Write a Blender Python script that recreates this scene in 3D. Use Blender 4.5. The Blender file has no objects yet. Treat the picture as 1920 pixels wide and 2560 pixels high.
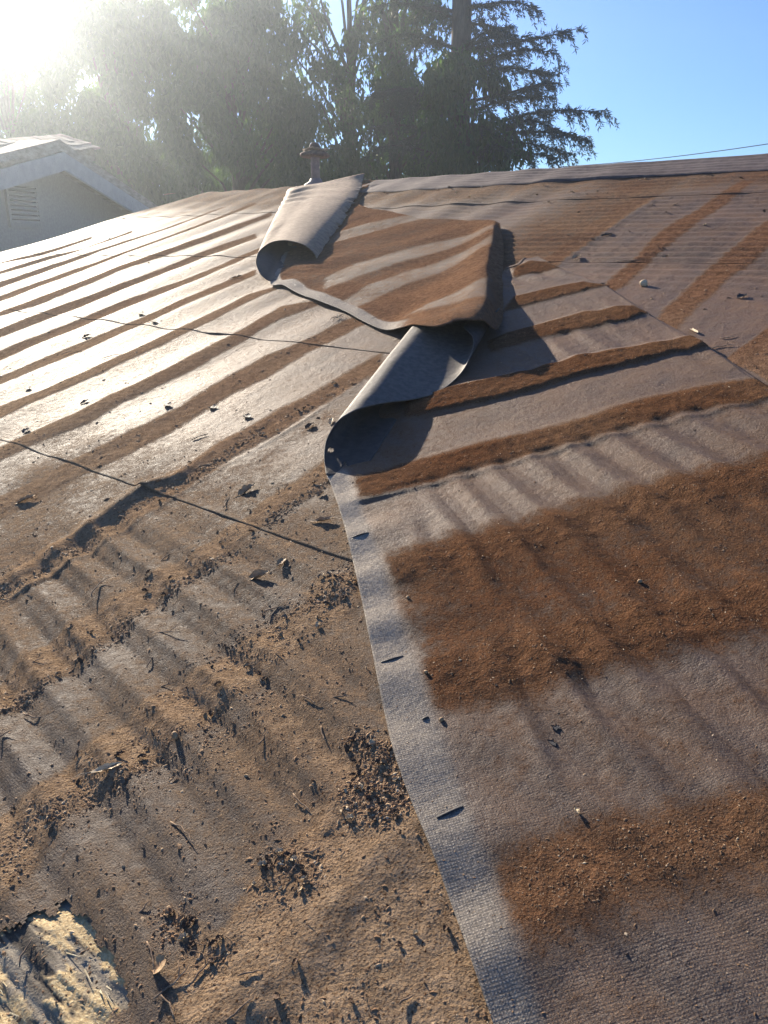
import bpy, math, random
import numpy as np
from mathutils import Vector

rng = np.random.RandomState(7)
random.seed(7)
sc = bpy.context.scene

# ------------------------------------------------------------------ frame
F = 2000.0
PITCH = math.atan(667 / 2000.0)
CAMZ = 4.2
HR = 0.8                      # height of the eye above the roof surface
FW = np.array([0, math.cos(PITCH), -math.sin(PITCH)])
UP = np.array([0, math.sin(PITCH), math.cos(PITCH)])
EX = np.array([1.0, 0, 0])
CAM = np.array([0, 0, CAMZ])


def ray(x, y):
    d = (x - 960) * EX + (1280 - y) * UP + F * FW
    return d / np.linalg.norm(d)


T = ray(3150, -420)           # up the slope
S = -ray(-1384, 613)          # along the eave, to the right
N = np.cross(S, T)
O = CAM - np.array([0, 0, HR])


def W(s, t, h):
    s = np.asarray(s, float)[..., None]; t = np.asarray(t, float)[..., None]; h = np.asarray(h, float)[..., None]
    return O + s * S + t * T + h * N


def pt(x, y, h=0.0):
    """where the sight line of a point of the photograph meets the roof (s, t)"""
    d = ray(x, y)
    k = ((O + N * h - CAM) @ N) / (d @ N)
    p = CAM + d * k - O
    return p @ S, p @ T


def pts(lst):
    return np.array([pt(*p) for p in lst])


def far(x, y, dist):
    """point at horizontal distance dist"""
    d = ray(x, y)
    return CAM + d * (dist / math.hypot(d[0], d[1]))


# ------------------------------------------------------------------ camera, sky, sun, exposure
cam_d = bpy.data.cameras.new('camera')
cam = bpy.data.objects.new('camera', cam_d)
sc.collection.objects.link(cam)
cam.location = CAM
cam.rotation_euler = (math.pi / 2 - PITCH, 0, 0)
cam_d.sensor_fit = 'VERTICAL'
cam_d.sensor_height = 36
cam_d.lens = 36 * F / 2560
cam_d.clip_start = 0.02
cam_d.clip_end = 2000
sc.camera = cam

SUN = ray(-400, -500)
EL = math.asin(SUN[2]); AZ = math.atan2(SUN[0], SUN[1])
w = bpy.data.worlds.new('World'); sc.world = w; w.use_nodes = True
nt = w.node_tree; nt.nodes.clear()
sky = nt.nodes.new('ShaderNodeTexSky'); sky.sky_type = 'NISHITA'; sky.sun_disc = False
sky.sun_elevation = EL; sky.sun_rotation = AZ
sky.air_density = 1.0; sky.dust_density = 0.0; sky.ozone_density = 3.5
bg = nt.nodes.new('ShaderNodeBackground'); bg.inputs[1].default_value = 0.062
out = nt.nodes.new('ShaderNodeOutputWorld')
tint_ = nt.nodes.new('ShaderNodeMix'); tint_.data_type = 'RGBA'; tint_.blend_type = 'MULTIPLY'; tint_.inputs[0].default_value = 1.0
tint_.inputs[7].default_value = (0.62, 0.78, 1.08, 1)
nt.links.new(sky.outputs[0], tint_.inputs[6]); nt.links.new(tint_.outputs[2], bg.inputs[0]); nt.links.new(bg.outputs[0], out.inputs[0])
sun_d = bpy.data.lights.new('sun', 'SUN'); sun_d.energy = 5.0; sun_d.angle = math.radians(0.5)
sun_d.color = (1.0, 0.87, 0.70)
sun = bpy.data.objects.new('sun', sun_d); sc.collection.objects.link(sun)
sun.rotation_euler = Vector(-SUN).to_track_quat('-Z', 'Y').to_euler()
sun.location = (-6, 10, 12)
sc.view_settings.view_transform = 'Standard'; sc.view_settings.look = 'None'
sc.view_settings.exposure = 1.44; sc.view_settings.gamma = 1.0
sc.view_settings.use_curve_mapping = False
try:
    sc.cycles.volume_bounces = 0; sc.cycles.volume_step_rate = 1.0
    sc.cycles.max_bounces = 6; sc.cycles.transparent_max_bounces = 8
    sc.cycles.use_denoising = True
except Exception:
    pass


# ------------------------------------------------------------------ helpers
def make_mesh(name, verts, faces, attrs=None, uv=None, smooth=True):
    me = bpy.data.meshes.new(name)
    verts = np.asarray(verts, np.float32)
    faces = np.asarray(faces, np.int32)
    n = faces.shape[1]
    me.vertices.add(len(verts)); me.vertices.foreach_set('co', verts.ravel())
    me.loops.add(faces.size); me.loops.foreach_set('vertex_index', faces.ravel())
    me.polygons.add(len(faces))
    me.polygons.foreach_set('loop_start', np.arange(0, faces.size, n, dtype=np.int32))
    if hasattr(me.polygons[0], 'loop_total'):
        try:
            me.polygons.foreach_set('loop_total', np.full(len(faces), n, np.int32))
        except Exception:
            pass
    me.polygons.foreach_set('use_smooth', np.full(len(faces), smooth))
    if uv is not None:
        ul = me.uv_layers.new(name='UVMap')
        ul.data.foreach_set('uv', np.asarray(uv, np.float32)[faces.ravel()].ravel())
    for k, v in (attrs or {}).items():
        a = me.attributes.new(k, 'FLOAT', 'POINT'); a.data.foreach_set('value', np.asarray(v, np.float32))
    me.update(calc_edges=True)
    return me


def link(name, me, mat=None, parent=None, kind=None):
    o = bpy.data.objects.new(name, me); sc.collection.objects.link(o)
    if mat is not None and me is not None:
        me.materials.clear(); me.materials.append(mat)
    if parent is not None: o.parent = parent
    if kind: o['kind'] = kind
    return o


def thing(name, label, cat, loc=(0, 0, 0), group=None, me=None, mat=None):
    o = bpy.data.objects.new(name, me); sc.collection.objects.link(o)
    if me is not None and mat is not None and not me.materials: me.materials.append(mat)
    o.location = loc; o['label'] = label; o['category'] = cat
    if group: o['group'] = group
    return o


def grid_faces(nu, nv):
    i = np.arange((nu - 1) * (nv - 1)); a = (i // (nv - 1)) * nv + i % (nv - 1)
    return np.stack([a, a + nv, a + nv + 1, a + 1], 1)


TAB = np.random.RandomState(3).rand(512, 512)


def vn(x, y, seed=0):
    x = np.asarray(x) + seed * 17.3; y = np.asarray(y) + seed * 9.7
    xi = np.floor(x).astype(int); yi = np.floor(y).astype(int)
    fx = x - xi; fy = y - yi; fx = fx * fx * (3 - 2 * fx); fy = fy * fy * (3 - 2 * fy)
    a = TAB[xi & 511, yi & 511]; b = TAB[(xi + 1) & 511, yi & 511]
    c = TAB[xi & 511, (yi + 1) & 511]; d = TAB[(xi + 1) & 511, (yi + 1) & 511]
    return (a + (b - a) * fx) * (1 - fy) + (c + (d - c) * fx) * fy


def fbm(x, y, o=4, seed=0, g=0.5):
    r = 0; amp = 1; tot = 0
    for k in range(o):
        r = r + amp * vn(x * 2 ** k, y * 2 ** k, seed + k); tot += amp; amp *= g
    return r / tot * 2 - 1


def ss(a, b, x):
    x = np.clip((x - a) / (b - a), 0, 1); return x * x * (3 - 2 * x)


def sdpoly(poly, s, t):
    """signed distance (negative inside), flat arrays"""
    d = np.full(s.shape, 1e9); ins = np.zeros(s.shape, bool); n = len(poly)
    for i in range(n):
        ax, ay = poly[i]; bx, by = poly[(i + 1) % n]
        ex, ey = bx - ax, by - ay
        L = ex * ex + ey * ey + 1e-12
        k = np.clip(((s - ax) * ex + (t - ay) * ey) / L, 0, 1)
        dx = s - ax - k * ex; dy = t - ay - k * ey
        d = np.minimum(d, dx * dx + dy * dy)
        c = ((ay > t) != (by > t)) & (s < (bx - ax) * (t - ay) / (by - ay + 1e-12) + ax)
        ins ^= c
    d = np.sqrt(d)
    return np.where(ins, -d, d)


def pmask(poly, s, t, soft):
    s = np.asarray(s, float); t = np.asarray(t, float)
    shp = s.shape; s = s.ravel(); t = t.ravel()
    r = np.zeros(s.shape)
    lo = poly.min(0) - soft * 2; hi = poly.max(0) + soft * 2
    m = (s > lo[0]) & (s < hi[0]) & (t > lo[1]) & (t < hi[1])
    if m.any():
        r[m] = 1 - ss(-soft, soft, sdpoly(poly, s[m], t[m]))
    return r.reshape(shp)


def lmask(line, s, t, wd):
    """gaussian along a polyline"""
    s = np.asarray(s, float); t = np.asarray(t, float); shp = s.shape; s = s.ravel(); t = t.ravel()
    r = np.zeros(s.shape); lo = line.min(0) - wd * 3; hi = line.max(0) + wd * 3
    m = (s > lo[0]) & (s < hi[0]) & (t > lo[1]) & (t < hi[1])
    if m.any():
        d = np.full(m.sum(), 1e9)
        for i in range(len(line) - 1):
            ax, ay = line[i]; ex, ey = line[i + 1] - line[i]
            k = np.clip(((s[m] - ax) * ex + (t[m] - ay) * ey) / (ex * ex + ey * ey + 1e-12), 0, 1)
            d = np.minimum(d, np.hypot(s[m] - ax - k * ex, t[m] - ay - k * ey))
        r[m] = np.exp(-(d / wd) ** 2)
    return r.reshape(shp)


# ------------------------------------------------------------------ materials
class NB:
    def __init__(s, name):
        s.m = bpy.data.materials.new(name); s.m.use_nodes = True
        s.t = s.m.node_tree; s.t.nodes.clear(); s.n = s.t.nodes
        s.out = s.n.new('ShaderNodeOutputMaterial')

    def node(s, typ, **kw):
        nd = s.n.new(typ)
        for k, v in kw.items(): setattr(nd, k, v)
        return nd

    def put(s, sock, v):
        if isinstance(v, bpy.types.NodeSocket): s.t.links.new(v, sock)
        elif v is not None: sock.default_value = v

    def math(s, op, a, b=None, c=None, clamp=False):
        nd = s.node('ShaderNodeMath', operation=op); nd.use_clamp = clamp
        s.put(nd.inputs[0], a)
        if b is not None: s.put(nd.inputs[1], b)
        if c is not None: s.put(nd.inputs[2], c)
        return nd.outputs[0]

    def smooth(s, x, a, b):
        nd = s.node('ShaderNodeMapRange', interpolation_type='SMOOTHSTEP')
        s.put(nd.inputs[0], x); nd.inputs[1].default_value = a; nd.inputs[2].default_value = b
        return nd.outputs[0]

    def mix(s, f, a, b, blend='MIX'):
        nd = s.node('ShaderNodeMix', data_type='RGBA', blend_type=blend)
        s.put(nd.inputs[0], f); s.put(nd.inputs[6], a); s.put(nd.inputs[7], b)
        return nd.outputs[2]

    def noise(s, vec, scale, detail=3, rough=0.55, dist=0):
        nd = s.node('ShaderNodeTexNoise'); s.put(nd.inputs['Vector'], vec)
        nd.inputs['Scale'].default_value = scale; nd.inputs['Detail'].default_value = detail
        nd.inputs['Roughness'].default_value = rough; nd.inputs['Distortion'].default_value = dist
        return nd.outputs[0]

    def attr(s, name):
        nd = s.node('ShaderNodeAttribute', attribute_name=name); return nd.outputs['Fac']

    def coord(s, w='Object'):
        return s.node('ShaderNodeTexCoord').outputs[w]

    def mapping(s, vec, scale=(1, 1, 1), rot=(0, 0, 0)):
        nd = s.node('ShaderNodeMapping'); s.put(nd.inputs[0], vec)
        nd.inputs['Scale'].default_value = scale; nd.inputs['Rotation'].default_value = rot
        return nd.outputs[0]

    def bump(s, h, strength, dist, nrm=None):
        nd = s.node('ShaderNodeBump'); s.put(nd.inputs['Height'], h)
        s.put(nd.inputs['Strength'], strength); nd.inputs['Distance'].default_value = dist
        if nrm is not None: s.put(nd.inputs['Normal'], nrm)
        return nd.outputs[0]

    def pbr(s, col, rough=0.7, spec=0.5, nrm=None, **kw):
        p = s.node('ShaderNodeBsdfPrincipled')
        s.put(p.inputs['Base Color'], col); s.put(p.inputs['Roughness'], rough)
        s.put(p.inputs['Specular IOR Level'], spec)
        if nrm is not None: s.put(p.inputs['Normal'], nrm)
        for k, v in kw.items(): s.put(p.inputs[k.replace('_', ' ')], v)
        s.t.links.new(p.outputs[0], s.out.inputs[0]); return p


def rgb(r, g, b): return (r, g, b, 1)


def felt_material(name, weave_amp=1.0, gain=1.0, sp=1.0):
    b = NB(name); oc = b.coord(); uv = b.coord('UV')
    dirt = b.attr('dirt'); tone = b.attr('tone'); clean = b.attr('clean'); weave = b.attr('weave')
    n1 = b.noise(oc, 9, 4, 0.6); n2 = b.noise(oc, 60, 4, 0.65); n3 = b.noise(oc, 330, 3, 0.6); n4 = b.noise(oc, 1300, 2, 0.5)
    # how much dust covers the felt
    a = b.math('MULTIPLY_ADD', b.math('SUBTRACT', n1, 0.5), 0.50, dirt)
    a = b.math('MULTIPLY_ADD', b.math('SUBTRACT', n2, 0.5), 0.85, a)
    a = b.math('MULTIPLY_ADD', b.math('SUBTRACT', n3, 0.5), 0.95, a)
    a = b.math('MULTIPLY_ADD', b.math('SUBTRACT', n4, 0.5), 0.60, a)
    cov = b.smooth(a, 0.24, 0.80)
    cov = b.math('MULTIPLY', cov, b.math('SUBTRACT', 1.0, b.math('MULTIPLY', clean, 0.85)))
    felt = b.mix(b.smooth(n2, 0.3, 0.7), rgb(0.048, 0.039, 0.035), rgb(0.090, 0.074, 0.066))
    felt = b.mix(b.smooth(n3, 0.4, 0.8), felt, rgb(0.155, 0.128, 0.110))
    film = b.math('MULTIPLY', b.math('MULTIPLY_ADD', b.smooth(n1, 0.25, 0.75), 0.46, 0.40), b.math('SUBTRACT', 1.0, clean))
    felt = b.mix(film, felt, b.mix(tone, rgb(0.180, 0.100, 0.058), rgb(0.190, 0.128, 0.076)))
    felt = b.mix(clean, felt, b.mix(b.smooth(n3, 0.3, 0.7), rgb(0.21, 0.182, 0.148), rgb(0.36, 0.318, 0.262)))  # margin free of dust, coloured paler to carry its sheen
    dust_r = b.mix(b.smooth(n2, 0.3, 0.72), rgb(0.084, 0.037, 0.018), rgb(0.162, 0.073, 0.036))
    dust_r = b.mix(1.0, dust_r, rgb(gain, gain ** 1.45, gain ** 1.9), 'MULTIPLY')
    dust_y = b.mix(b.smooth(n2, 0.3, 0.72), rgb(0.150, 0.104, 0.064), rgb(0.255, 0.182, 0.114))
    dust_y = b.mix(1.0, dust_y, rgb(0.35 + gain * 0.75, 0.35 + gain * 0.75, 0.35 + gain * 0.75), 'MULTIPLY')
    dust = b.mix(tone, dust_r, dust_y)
    dust = b.mix(b.smooth(n3, 0.5, 0.72), dust, rgb(0.050, 0.020, 0.009))
    dust = b.mix(b.math('MULTIPLY', b.smooth(n4, 0.55, 0.66), 0.75), dust, rgb(0.27, 0.165, 0.09))
    col = b.mix(cov, felt, dust)
    # woven threads
    def wv(direction):
        nd = b.node('ShaderNodeTexWave', bands_direction=direction)
        b.put(nd.inputs['Vector'], uv)
        nd.inputs['Scale'].default_value = 95.0; nd.inputs['Distortion'].default_value = 1.2
        nd.inputs['Detail'].default_value = 1.5; nd.inputs['Detail Scale'].default_value = 2.0
        return nd.outputs['Fac']
    wx = wv('X'); wy = wv('Y')
    thr = b.math('MULTIPLY', wx, wy)
    col = b.mix(b.math('MULTIPLY', b.math('MULTIPLY', weave, b.math('SUBTRACT', 1.0, b.math('MULTIPLY', cov, 0.9))), b.math('MULTIPLY', b.math('SUBTRACT', 1.0, thr), 0.6)), col, rgb(0.05, 0.05, 0.055))
    rough = b.math('ADD', b.math('MULTIPLY_ADD', n3, 0.25, 0.48), b.math('MULTIPLY', cov, 0.38))
    rough = b.math('ADD', rough, b.math('MULTIPLY', clean, 0.1))
    spec = b.math('MULTIPLY', b.math('SUBTRACT', 1.0, cov), b.math('MULTIPLY_ADD', b.math('MULTIPLY', b.smooth(n3, 0.38, 0.62), b.smooth(n4, 0.35, 0.65)), 0.44, 0.05))
    spec = b.math('MULTIPLY', spec, b.math('SUBTRACT', 1.0, b.math('MULTIPLY', clean, 0.85)))
    vo = b.node('ShaderNodeTexVoronoi'); b.put(vo.inputs['Vector'], oc); vo.inputs['Scale'].default_value = 230
    vo2 = b.node('ShaderNodeTexVoronoi'); b.put(vo2.inputs['Vector'], oc); vo2.inputs['Scale'].default_value = 85
    clod = b.math('SUBTRACT', 1.0, b.math('ADD', vo.outputs['Distance'], b.smooth(vo2.outputs['Distance'], 0.0, 0.45)))
    nb1 = b.bump(thr, b.math('MULTIPLY', b.math('MULTIPLY', weave, b.math('SUBTRACT', 1.0, b.math('MULTIPLY', cov, 0.9))), 0.36 * weave_amp), 0.0012)
    hh = b.math('ADD', b.math('MULTIPLY', n3, b.math('MULTIPLY_ADD', cov, 0.9, 0.35)), b.math('MULTIPLY', n4, b.math('MULTIPLY_ADD', cov, 0.15, 0.22)))
    nb2 = b.bump(hh, 0.75, 0.0035, nb1)
    nb3 = b.bump(n2, b.math('MULTIPLY_ADD', cov, 0.10, 0.30), 0.010, nb2)
    nb3 = b.bump(clod, b.math('MULTIPLY', cov, 0.30), 0.0026, nb3)
    b.pbr(col, rough, spec, nb3)
    return b.m


def simple(name, c1, c2, scale=20, rough=0.8, spec=0.3, bump=0.3, dist=0.002, stretch=(1, 1, 1), trans=None):
    b = NB(name); oc = b.mapping(b.coord(), stretch)
    n = b.noise(oc, scale, 4, 0.6); n2 = b.noise(oc, scale * 6, 3, 0.6)
    col = b.mix(b.smooth(n, 0.3, 0.7), rgb(*c1), rgb(*c2))
    col = b.mix(b.smooth(n2, 0.55, 0.8), col, rgb(*[c * 0.55 for c in c1]))
    nb = b.bump(b.math('ADD', n, b.math('MULTIPLY', n2, 0.5)), bump, dist)
    p = b.pbr(col, rough, spec, nb)
    if trans:
        tr = b.node('ShaderNodeBsdfTranslucent'); tr.inputs[0].default_value = rgb(*trans[0])
        mx = b.node('ShaderNodeMixShader'); mx.inputs[0].default_value = trans[1]
        b.t.links.new(p.outputs[0], mx.inputs[1]); b.t.links.new(tr.outputs[0], mx.inputs[2])
        b.t.links.new(mx.outputs[0], b.out.inputs[0])
    return b.m


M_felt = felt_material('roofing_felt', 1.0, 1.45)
M_sheet = felt_material('loose_felt_sheet', 1.0, 0.76)
M_under = simple('felt_underside', (0.20, 0.135, 0.085), (0.31, 0.22, 0.145), 45, 0.75, 0.3, 0.35, 0.0015)
M_under_shade = simple('felt_underside_shaded', (0.075, 0.068, 0.060), (0.125, 0.112, 0.098), 70, 0.7, 0.3, 0.35, 0.0015)  # darker copy of the underside, shade of the near curl put into its colour
M_inner = simple('felt_top_face_shaded', (0.040, 0.035, 0.032), (0.062, 0.054, 0.048), 60, 0.7, 0.25, 0.35, 0.0015)  # top face of the felt, darkened to put shade inside the rolls
M_twig = simple('twig_bark', (0.16, 0.105, 0.07), (0.36, 0.26, 0.17), 120, 0.85, 0.2, 0.4, 0.001)
M_leafdry = simple('dry_leaf_tan', (0.24, 0.14, 0.07), (0.42, 0.29, 0.16), 90, 0.7, 0.3, 0.3, 0.001)
M_leafdark = simple('dry_leaf_brown', (0.07, 0.040, 0.025), (0.15, 0.085, 0.045), 90, 0.75, 0.3, 0.3, 0.001)
M_pale = simple('pale_seed', (0.45, 0.34, 0.20), (0.62, 0.50, 0.33), 150, 0.7, 0.3, 0.3, 0.001)
M_black = simple('black_bit_or_hole', (0.015, 0.015, 0.018), (0.04, 0.038, 0.04), 90, 0.7, 0.4, 0.4, 0.001)  # black leaf bits, and the shade put into slits and holes
M_crumb = NB('dirt_crumb')
_b = M_crumb
_c = _b.node('ShaderNodeAttribute', attribute_name='tint').outputs['Fac']
_r = _b.node('ShaderNodeValToRGB'); _b.put(_r.inputs[0], _c)
_e = _r.color_ramp.elements
_e[0].position = 0; _e[0].color = rgb(0.085, 0.048, 0.028); _e[1].position = 1; _e[1].color = rgb(0.55, 0.42, 0.27)
for _p, _q in ((0.3, (0.20, 0.115, 0.06)), (0.65, (0.30, 0.19, 0.105)), (0.9, (0.42, 0.30, 0.18))):
    _x = _e.new(_p); _x.color = rgb(*_q)
_b.pbr(_r.outputs[0], 0.85, 0.2, _b.bump(_b.noise(_b.coord(), 700, 2), 0.4, 0.001))
M_crumb = _b.m

# ------------------------------------------------------------------ dirt and relief of the roof
RAKE = lambda t: -5.78 + (np.asarray(t) - 2.62) * 0.27
RIDGE_T = 4.10


def band(*rows):
    rows = list(rows)
    if rows[0][0] == 0 and len(rows) > 1:      # runs on beyond the picture
        (xa, aa, ca), (xb, ab, cb) = rows[0], rows[1]; k = -120 / (xb - xa)
        rows = [(-120, aa + (ab - aa) * k, ca + (cb - ca) * k)] + rows
    up_ = [(x, a) for x, a, c in rows]; lo_ = [(x, c) for x, a, c in reversed(rows)]
    return pts(up_ + lo_)


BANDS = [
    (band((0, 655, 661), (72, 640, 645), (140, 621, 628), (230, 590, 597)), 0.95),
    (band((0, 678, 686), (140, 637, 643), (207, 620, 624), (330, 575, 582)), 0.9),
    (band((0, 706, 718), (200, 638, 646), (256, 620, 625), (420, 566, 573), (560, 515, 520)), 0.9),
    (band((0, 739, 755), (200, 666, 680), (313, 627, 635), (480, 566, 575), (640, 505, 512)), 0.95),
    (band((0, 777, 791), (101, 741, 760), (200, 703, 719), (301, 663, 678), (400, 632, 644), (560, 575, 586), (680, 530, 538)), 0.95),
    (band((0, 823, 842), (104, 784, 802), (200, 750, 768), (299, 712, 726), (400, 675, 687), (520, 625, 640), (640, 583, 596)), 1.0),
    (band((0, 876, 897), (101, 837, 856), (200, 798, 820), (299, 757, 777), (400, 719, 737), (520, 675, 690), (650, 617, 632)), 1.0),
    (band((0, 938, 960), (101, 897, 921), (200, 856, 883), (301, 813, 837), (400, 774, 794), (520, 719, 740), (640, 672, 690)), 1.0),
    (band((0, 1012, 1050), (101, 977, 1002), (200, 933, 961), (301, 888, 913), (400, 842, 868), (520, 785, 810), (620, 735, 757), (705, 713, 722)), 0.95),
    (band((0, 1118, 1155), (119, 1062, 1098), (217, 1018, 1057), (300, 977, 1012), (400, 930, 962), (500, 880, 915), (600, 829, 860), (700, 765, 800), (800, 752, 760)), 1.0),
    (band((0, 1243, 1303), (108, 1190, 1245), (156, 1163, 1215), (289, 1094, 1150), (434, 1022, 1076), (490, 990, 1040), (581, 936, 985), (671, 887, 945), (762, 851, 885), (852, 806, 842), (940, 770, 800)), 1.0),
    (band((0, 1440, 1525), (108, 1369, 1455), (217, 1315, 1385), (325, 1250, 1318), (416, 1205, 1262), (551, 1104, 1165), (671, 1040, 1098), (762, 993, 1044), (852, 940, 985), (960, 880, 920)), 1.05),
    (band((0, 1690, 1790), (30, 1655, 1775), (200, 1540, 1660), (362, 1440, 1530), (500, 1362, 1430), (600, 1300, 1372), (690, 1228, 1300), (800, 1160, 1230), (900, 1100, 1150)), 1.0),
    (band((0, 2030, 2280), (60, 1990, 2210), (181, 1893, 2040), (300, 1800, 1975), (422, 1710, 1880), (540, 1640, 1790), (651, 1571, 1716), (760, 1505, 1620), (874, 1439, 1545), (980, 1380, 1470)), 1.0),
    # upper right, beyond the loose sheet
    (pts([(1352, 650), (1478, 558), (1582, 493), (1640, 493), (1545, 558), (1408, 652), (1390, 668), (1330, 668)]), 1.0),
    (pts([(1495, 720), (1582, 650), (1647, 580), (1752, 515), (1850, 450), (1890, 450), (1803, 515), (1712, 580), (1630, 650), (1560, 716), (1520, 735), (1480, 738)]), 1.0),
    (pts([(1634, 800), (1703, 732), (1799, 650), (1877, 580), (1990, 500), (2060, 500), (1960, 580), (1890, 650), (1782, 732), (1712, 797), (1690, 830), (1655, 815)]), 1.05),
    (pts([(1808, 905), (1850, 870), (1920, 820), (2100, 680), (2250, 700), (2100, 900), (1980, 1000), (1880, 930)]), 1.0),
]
LOWDUST = pts([(1060, 1760), (900, 1900), (723, 2110), (615, 2204), (560, 2310), (434, 2406), (400, 2600), (1300, 2700), (1500, 2300)])
PILE_A = pts([(853, 1990), (900, 1930), (870, 1850), (905, 1840), (1060, 1930), (1075, 2010), (960, 2060), (870, 2050)])
PILE_B = pts([(640, 2160), (720, 2140), (775, 2175), (790, 2225), (720, 2240), (650, 2200)])
PILE_C = pts([(412, 2283), (450, 2270), (530, 2330), (560, 2385), (520, 2400), (440, 2345)])
PILE_D = pts([(760, 1480), (800, 1445), (880, 1425), (895, 1475), (800, 1520), (760, 1510)])
RID12 = pts([(-60, 1490), (60, 1430), (150, 1370), (270, 1285), (360, 1220), (440, 1195), (560, 1108), (700, 1035), (860, 950)])
CREASE = [(pts([(0, 1506), (120, 1440), (217, 1386), (400, 1268), (551, 1171), (671, 1106), (762, 1052), (860, 985), (900, 962)]), 0.0022, 0.009),
          (pts([(1390, 665), (1440, 630), (1500, 590), (1560, 550), (1634, 501)]), 0.0035, 0.020),
          (pts([(560, 2540), (660, 2450), (800, 2310), (900, 2200), (1060, 2055)]), 0.0045, 0.034)]
LAPS = [-0.12, 0.966, 1.778, 2.600, 3.424]     # lower edge of every course
LAP_LIFT = [  # (course, s, half width, height)
    (1, pt(372, 1235)[0], 0.05, 0.010), (1, pt(560, 1285)[0], 0.05, 0.004), (1, pt(120, 1172)[0], 0.07, 0.003),
    (2, pt(560, 827)[0], 0.06, 0.013), (2, pt(250, 805)[0], 0.08, 0.003), (2, pt(820, 858)[0], 0.06, 0.003),
    (3, pt(1580, 652)[0], 0.05, 0.008), (3, pt(1372, 652)[0], 0.04, 0.007), (3, pt(1830, 652)[0], 0.06, 0.004), (3, pt(520, 650)[0], 0.06, 0.004),
    (4, pt(1300, 507)[0], 0.07, 0.012), (4, pt(1450, 500)[0], 0.07, 0.008), (4, pt(1630, 490)[0], 0.07, 0.012),
    (4, pt(1830, 484)[0], 0.06, 0.014), (4, pt(1150, 512)[0], 0.05, 0.008), (4, pt(700, 520)[0], 0.09, 0.006), (4, pt(1010, 520)[0], 0.05, 0.008)]


def roof_dirt(s, t):
    s = np.asarray(s, float); t = np.asarray(t, float)
    ws = s + 0.010 * fbm(s * 3, t * 9, 3, 5); wt = t
    d = 0.20 + 0.10 * fbm(s * 1.2, t * 1.2, 3, 21)
    # top: dusty everywhere
    d = np.maximum(d, 0.62 * ss(3.15, 3.75, t + 0.15 * fbm(s * 2, t * 2, 2, 8)))
    d = np.maximum(d, 0.70 * ss(-2.2, -1.65, s) * (1 - ss(-1.50, -1.46, s)) * ss(2.2, 2.5, t))
    d = np.where((s > -1.47) & (t > 2.2), np.minimum(d, 0.30 + 0.40 * ss(3.1, 3.6, t)), d)
    # near bands the felt is half covered
    near = (1 - ss(0.95, 1.3, t)) * ss(-2.6, -1.9, s)
    d = d + (0.33 + 0.30 * fbm(s * 4, t * 4, 3, 22)) * near
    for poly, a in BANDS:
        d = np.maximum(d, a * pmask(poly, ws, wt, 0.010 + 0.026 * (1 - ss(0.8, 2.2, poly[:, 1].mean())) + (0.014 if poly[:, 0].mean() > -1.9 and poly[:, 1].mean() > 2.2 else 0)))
    c = pts([(0, 1506), (217, 1386), (400, 1268), (551, 1171), (762, 1052), (900, 962), (930, 1000), (720, 1140), (560, 1270), (400, 1380), (120, 1560), (-40, 1690)])
    d = np.maximum(d, 0.48 * pmask(c, s, t, 0.06))
    d = np.maximum(d, 0.98 * pmask(LOWDUST, ws, wt, 0.03))
    for P_ in (PILE_A, PILE_B, PILE_C, PILE_D):
        d = np.maximum(d, 0.9 * pmask(P_, s, t, 0.02))
    # dirt caught under the sheet's right edge
    return d


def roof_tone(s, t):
    return np.clip(1.05 - ss(0.5, 2.3, t) * 0.85 + 0.35 * ss(-1.6, -2.6, s) + 0.25 * fbm(s * 5, t * 5, 3, 31) - 0.25 * ss(-1.5, -1.2, s) * ss(1.8, 2.4, t), 0, 1)  # far left dust made paler, putting the backlit veil into its colour


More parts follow.
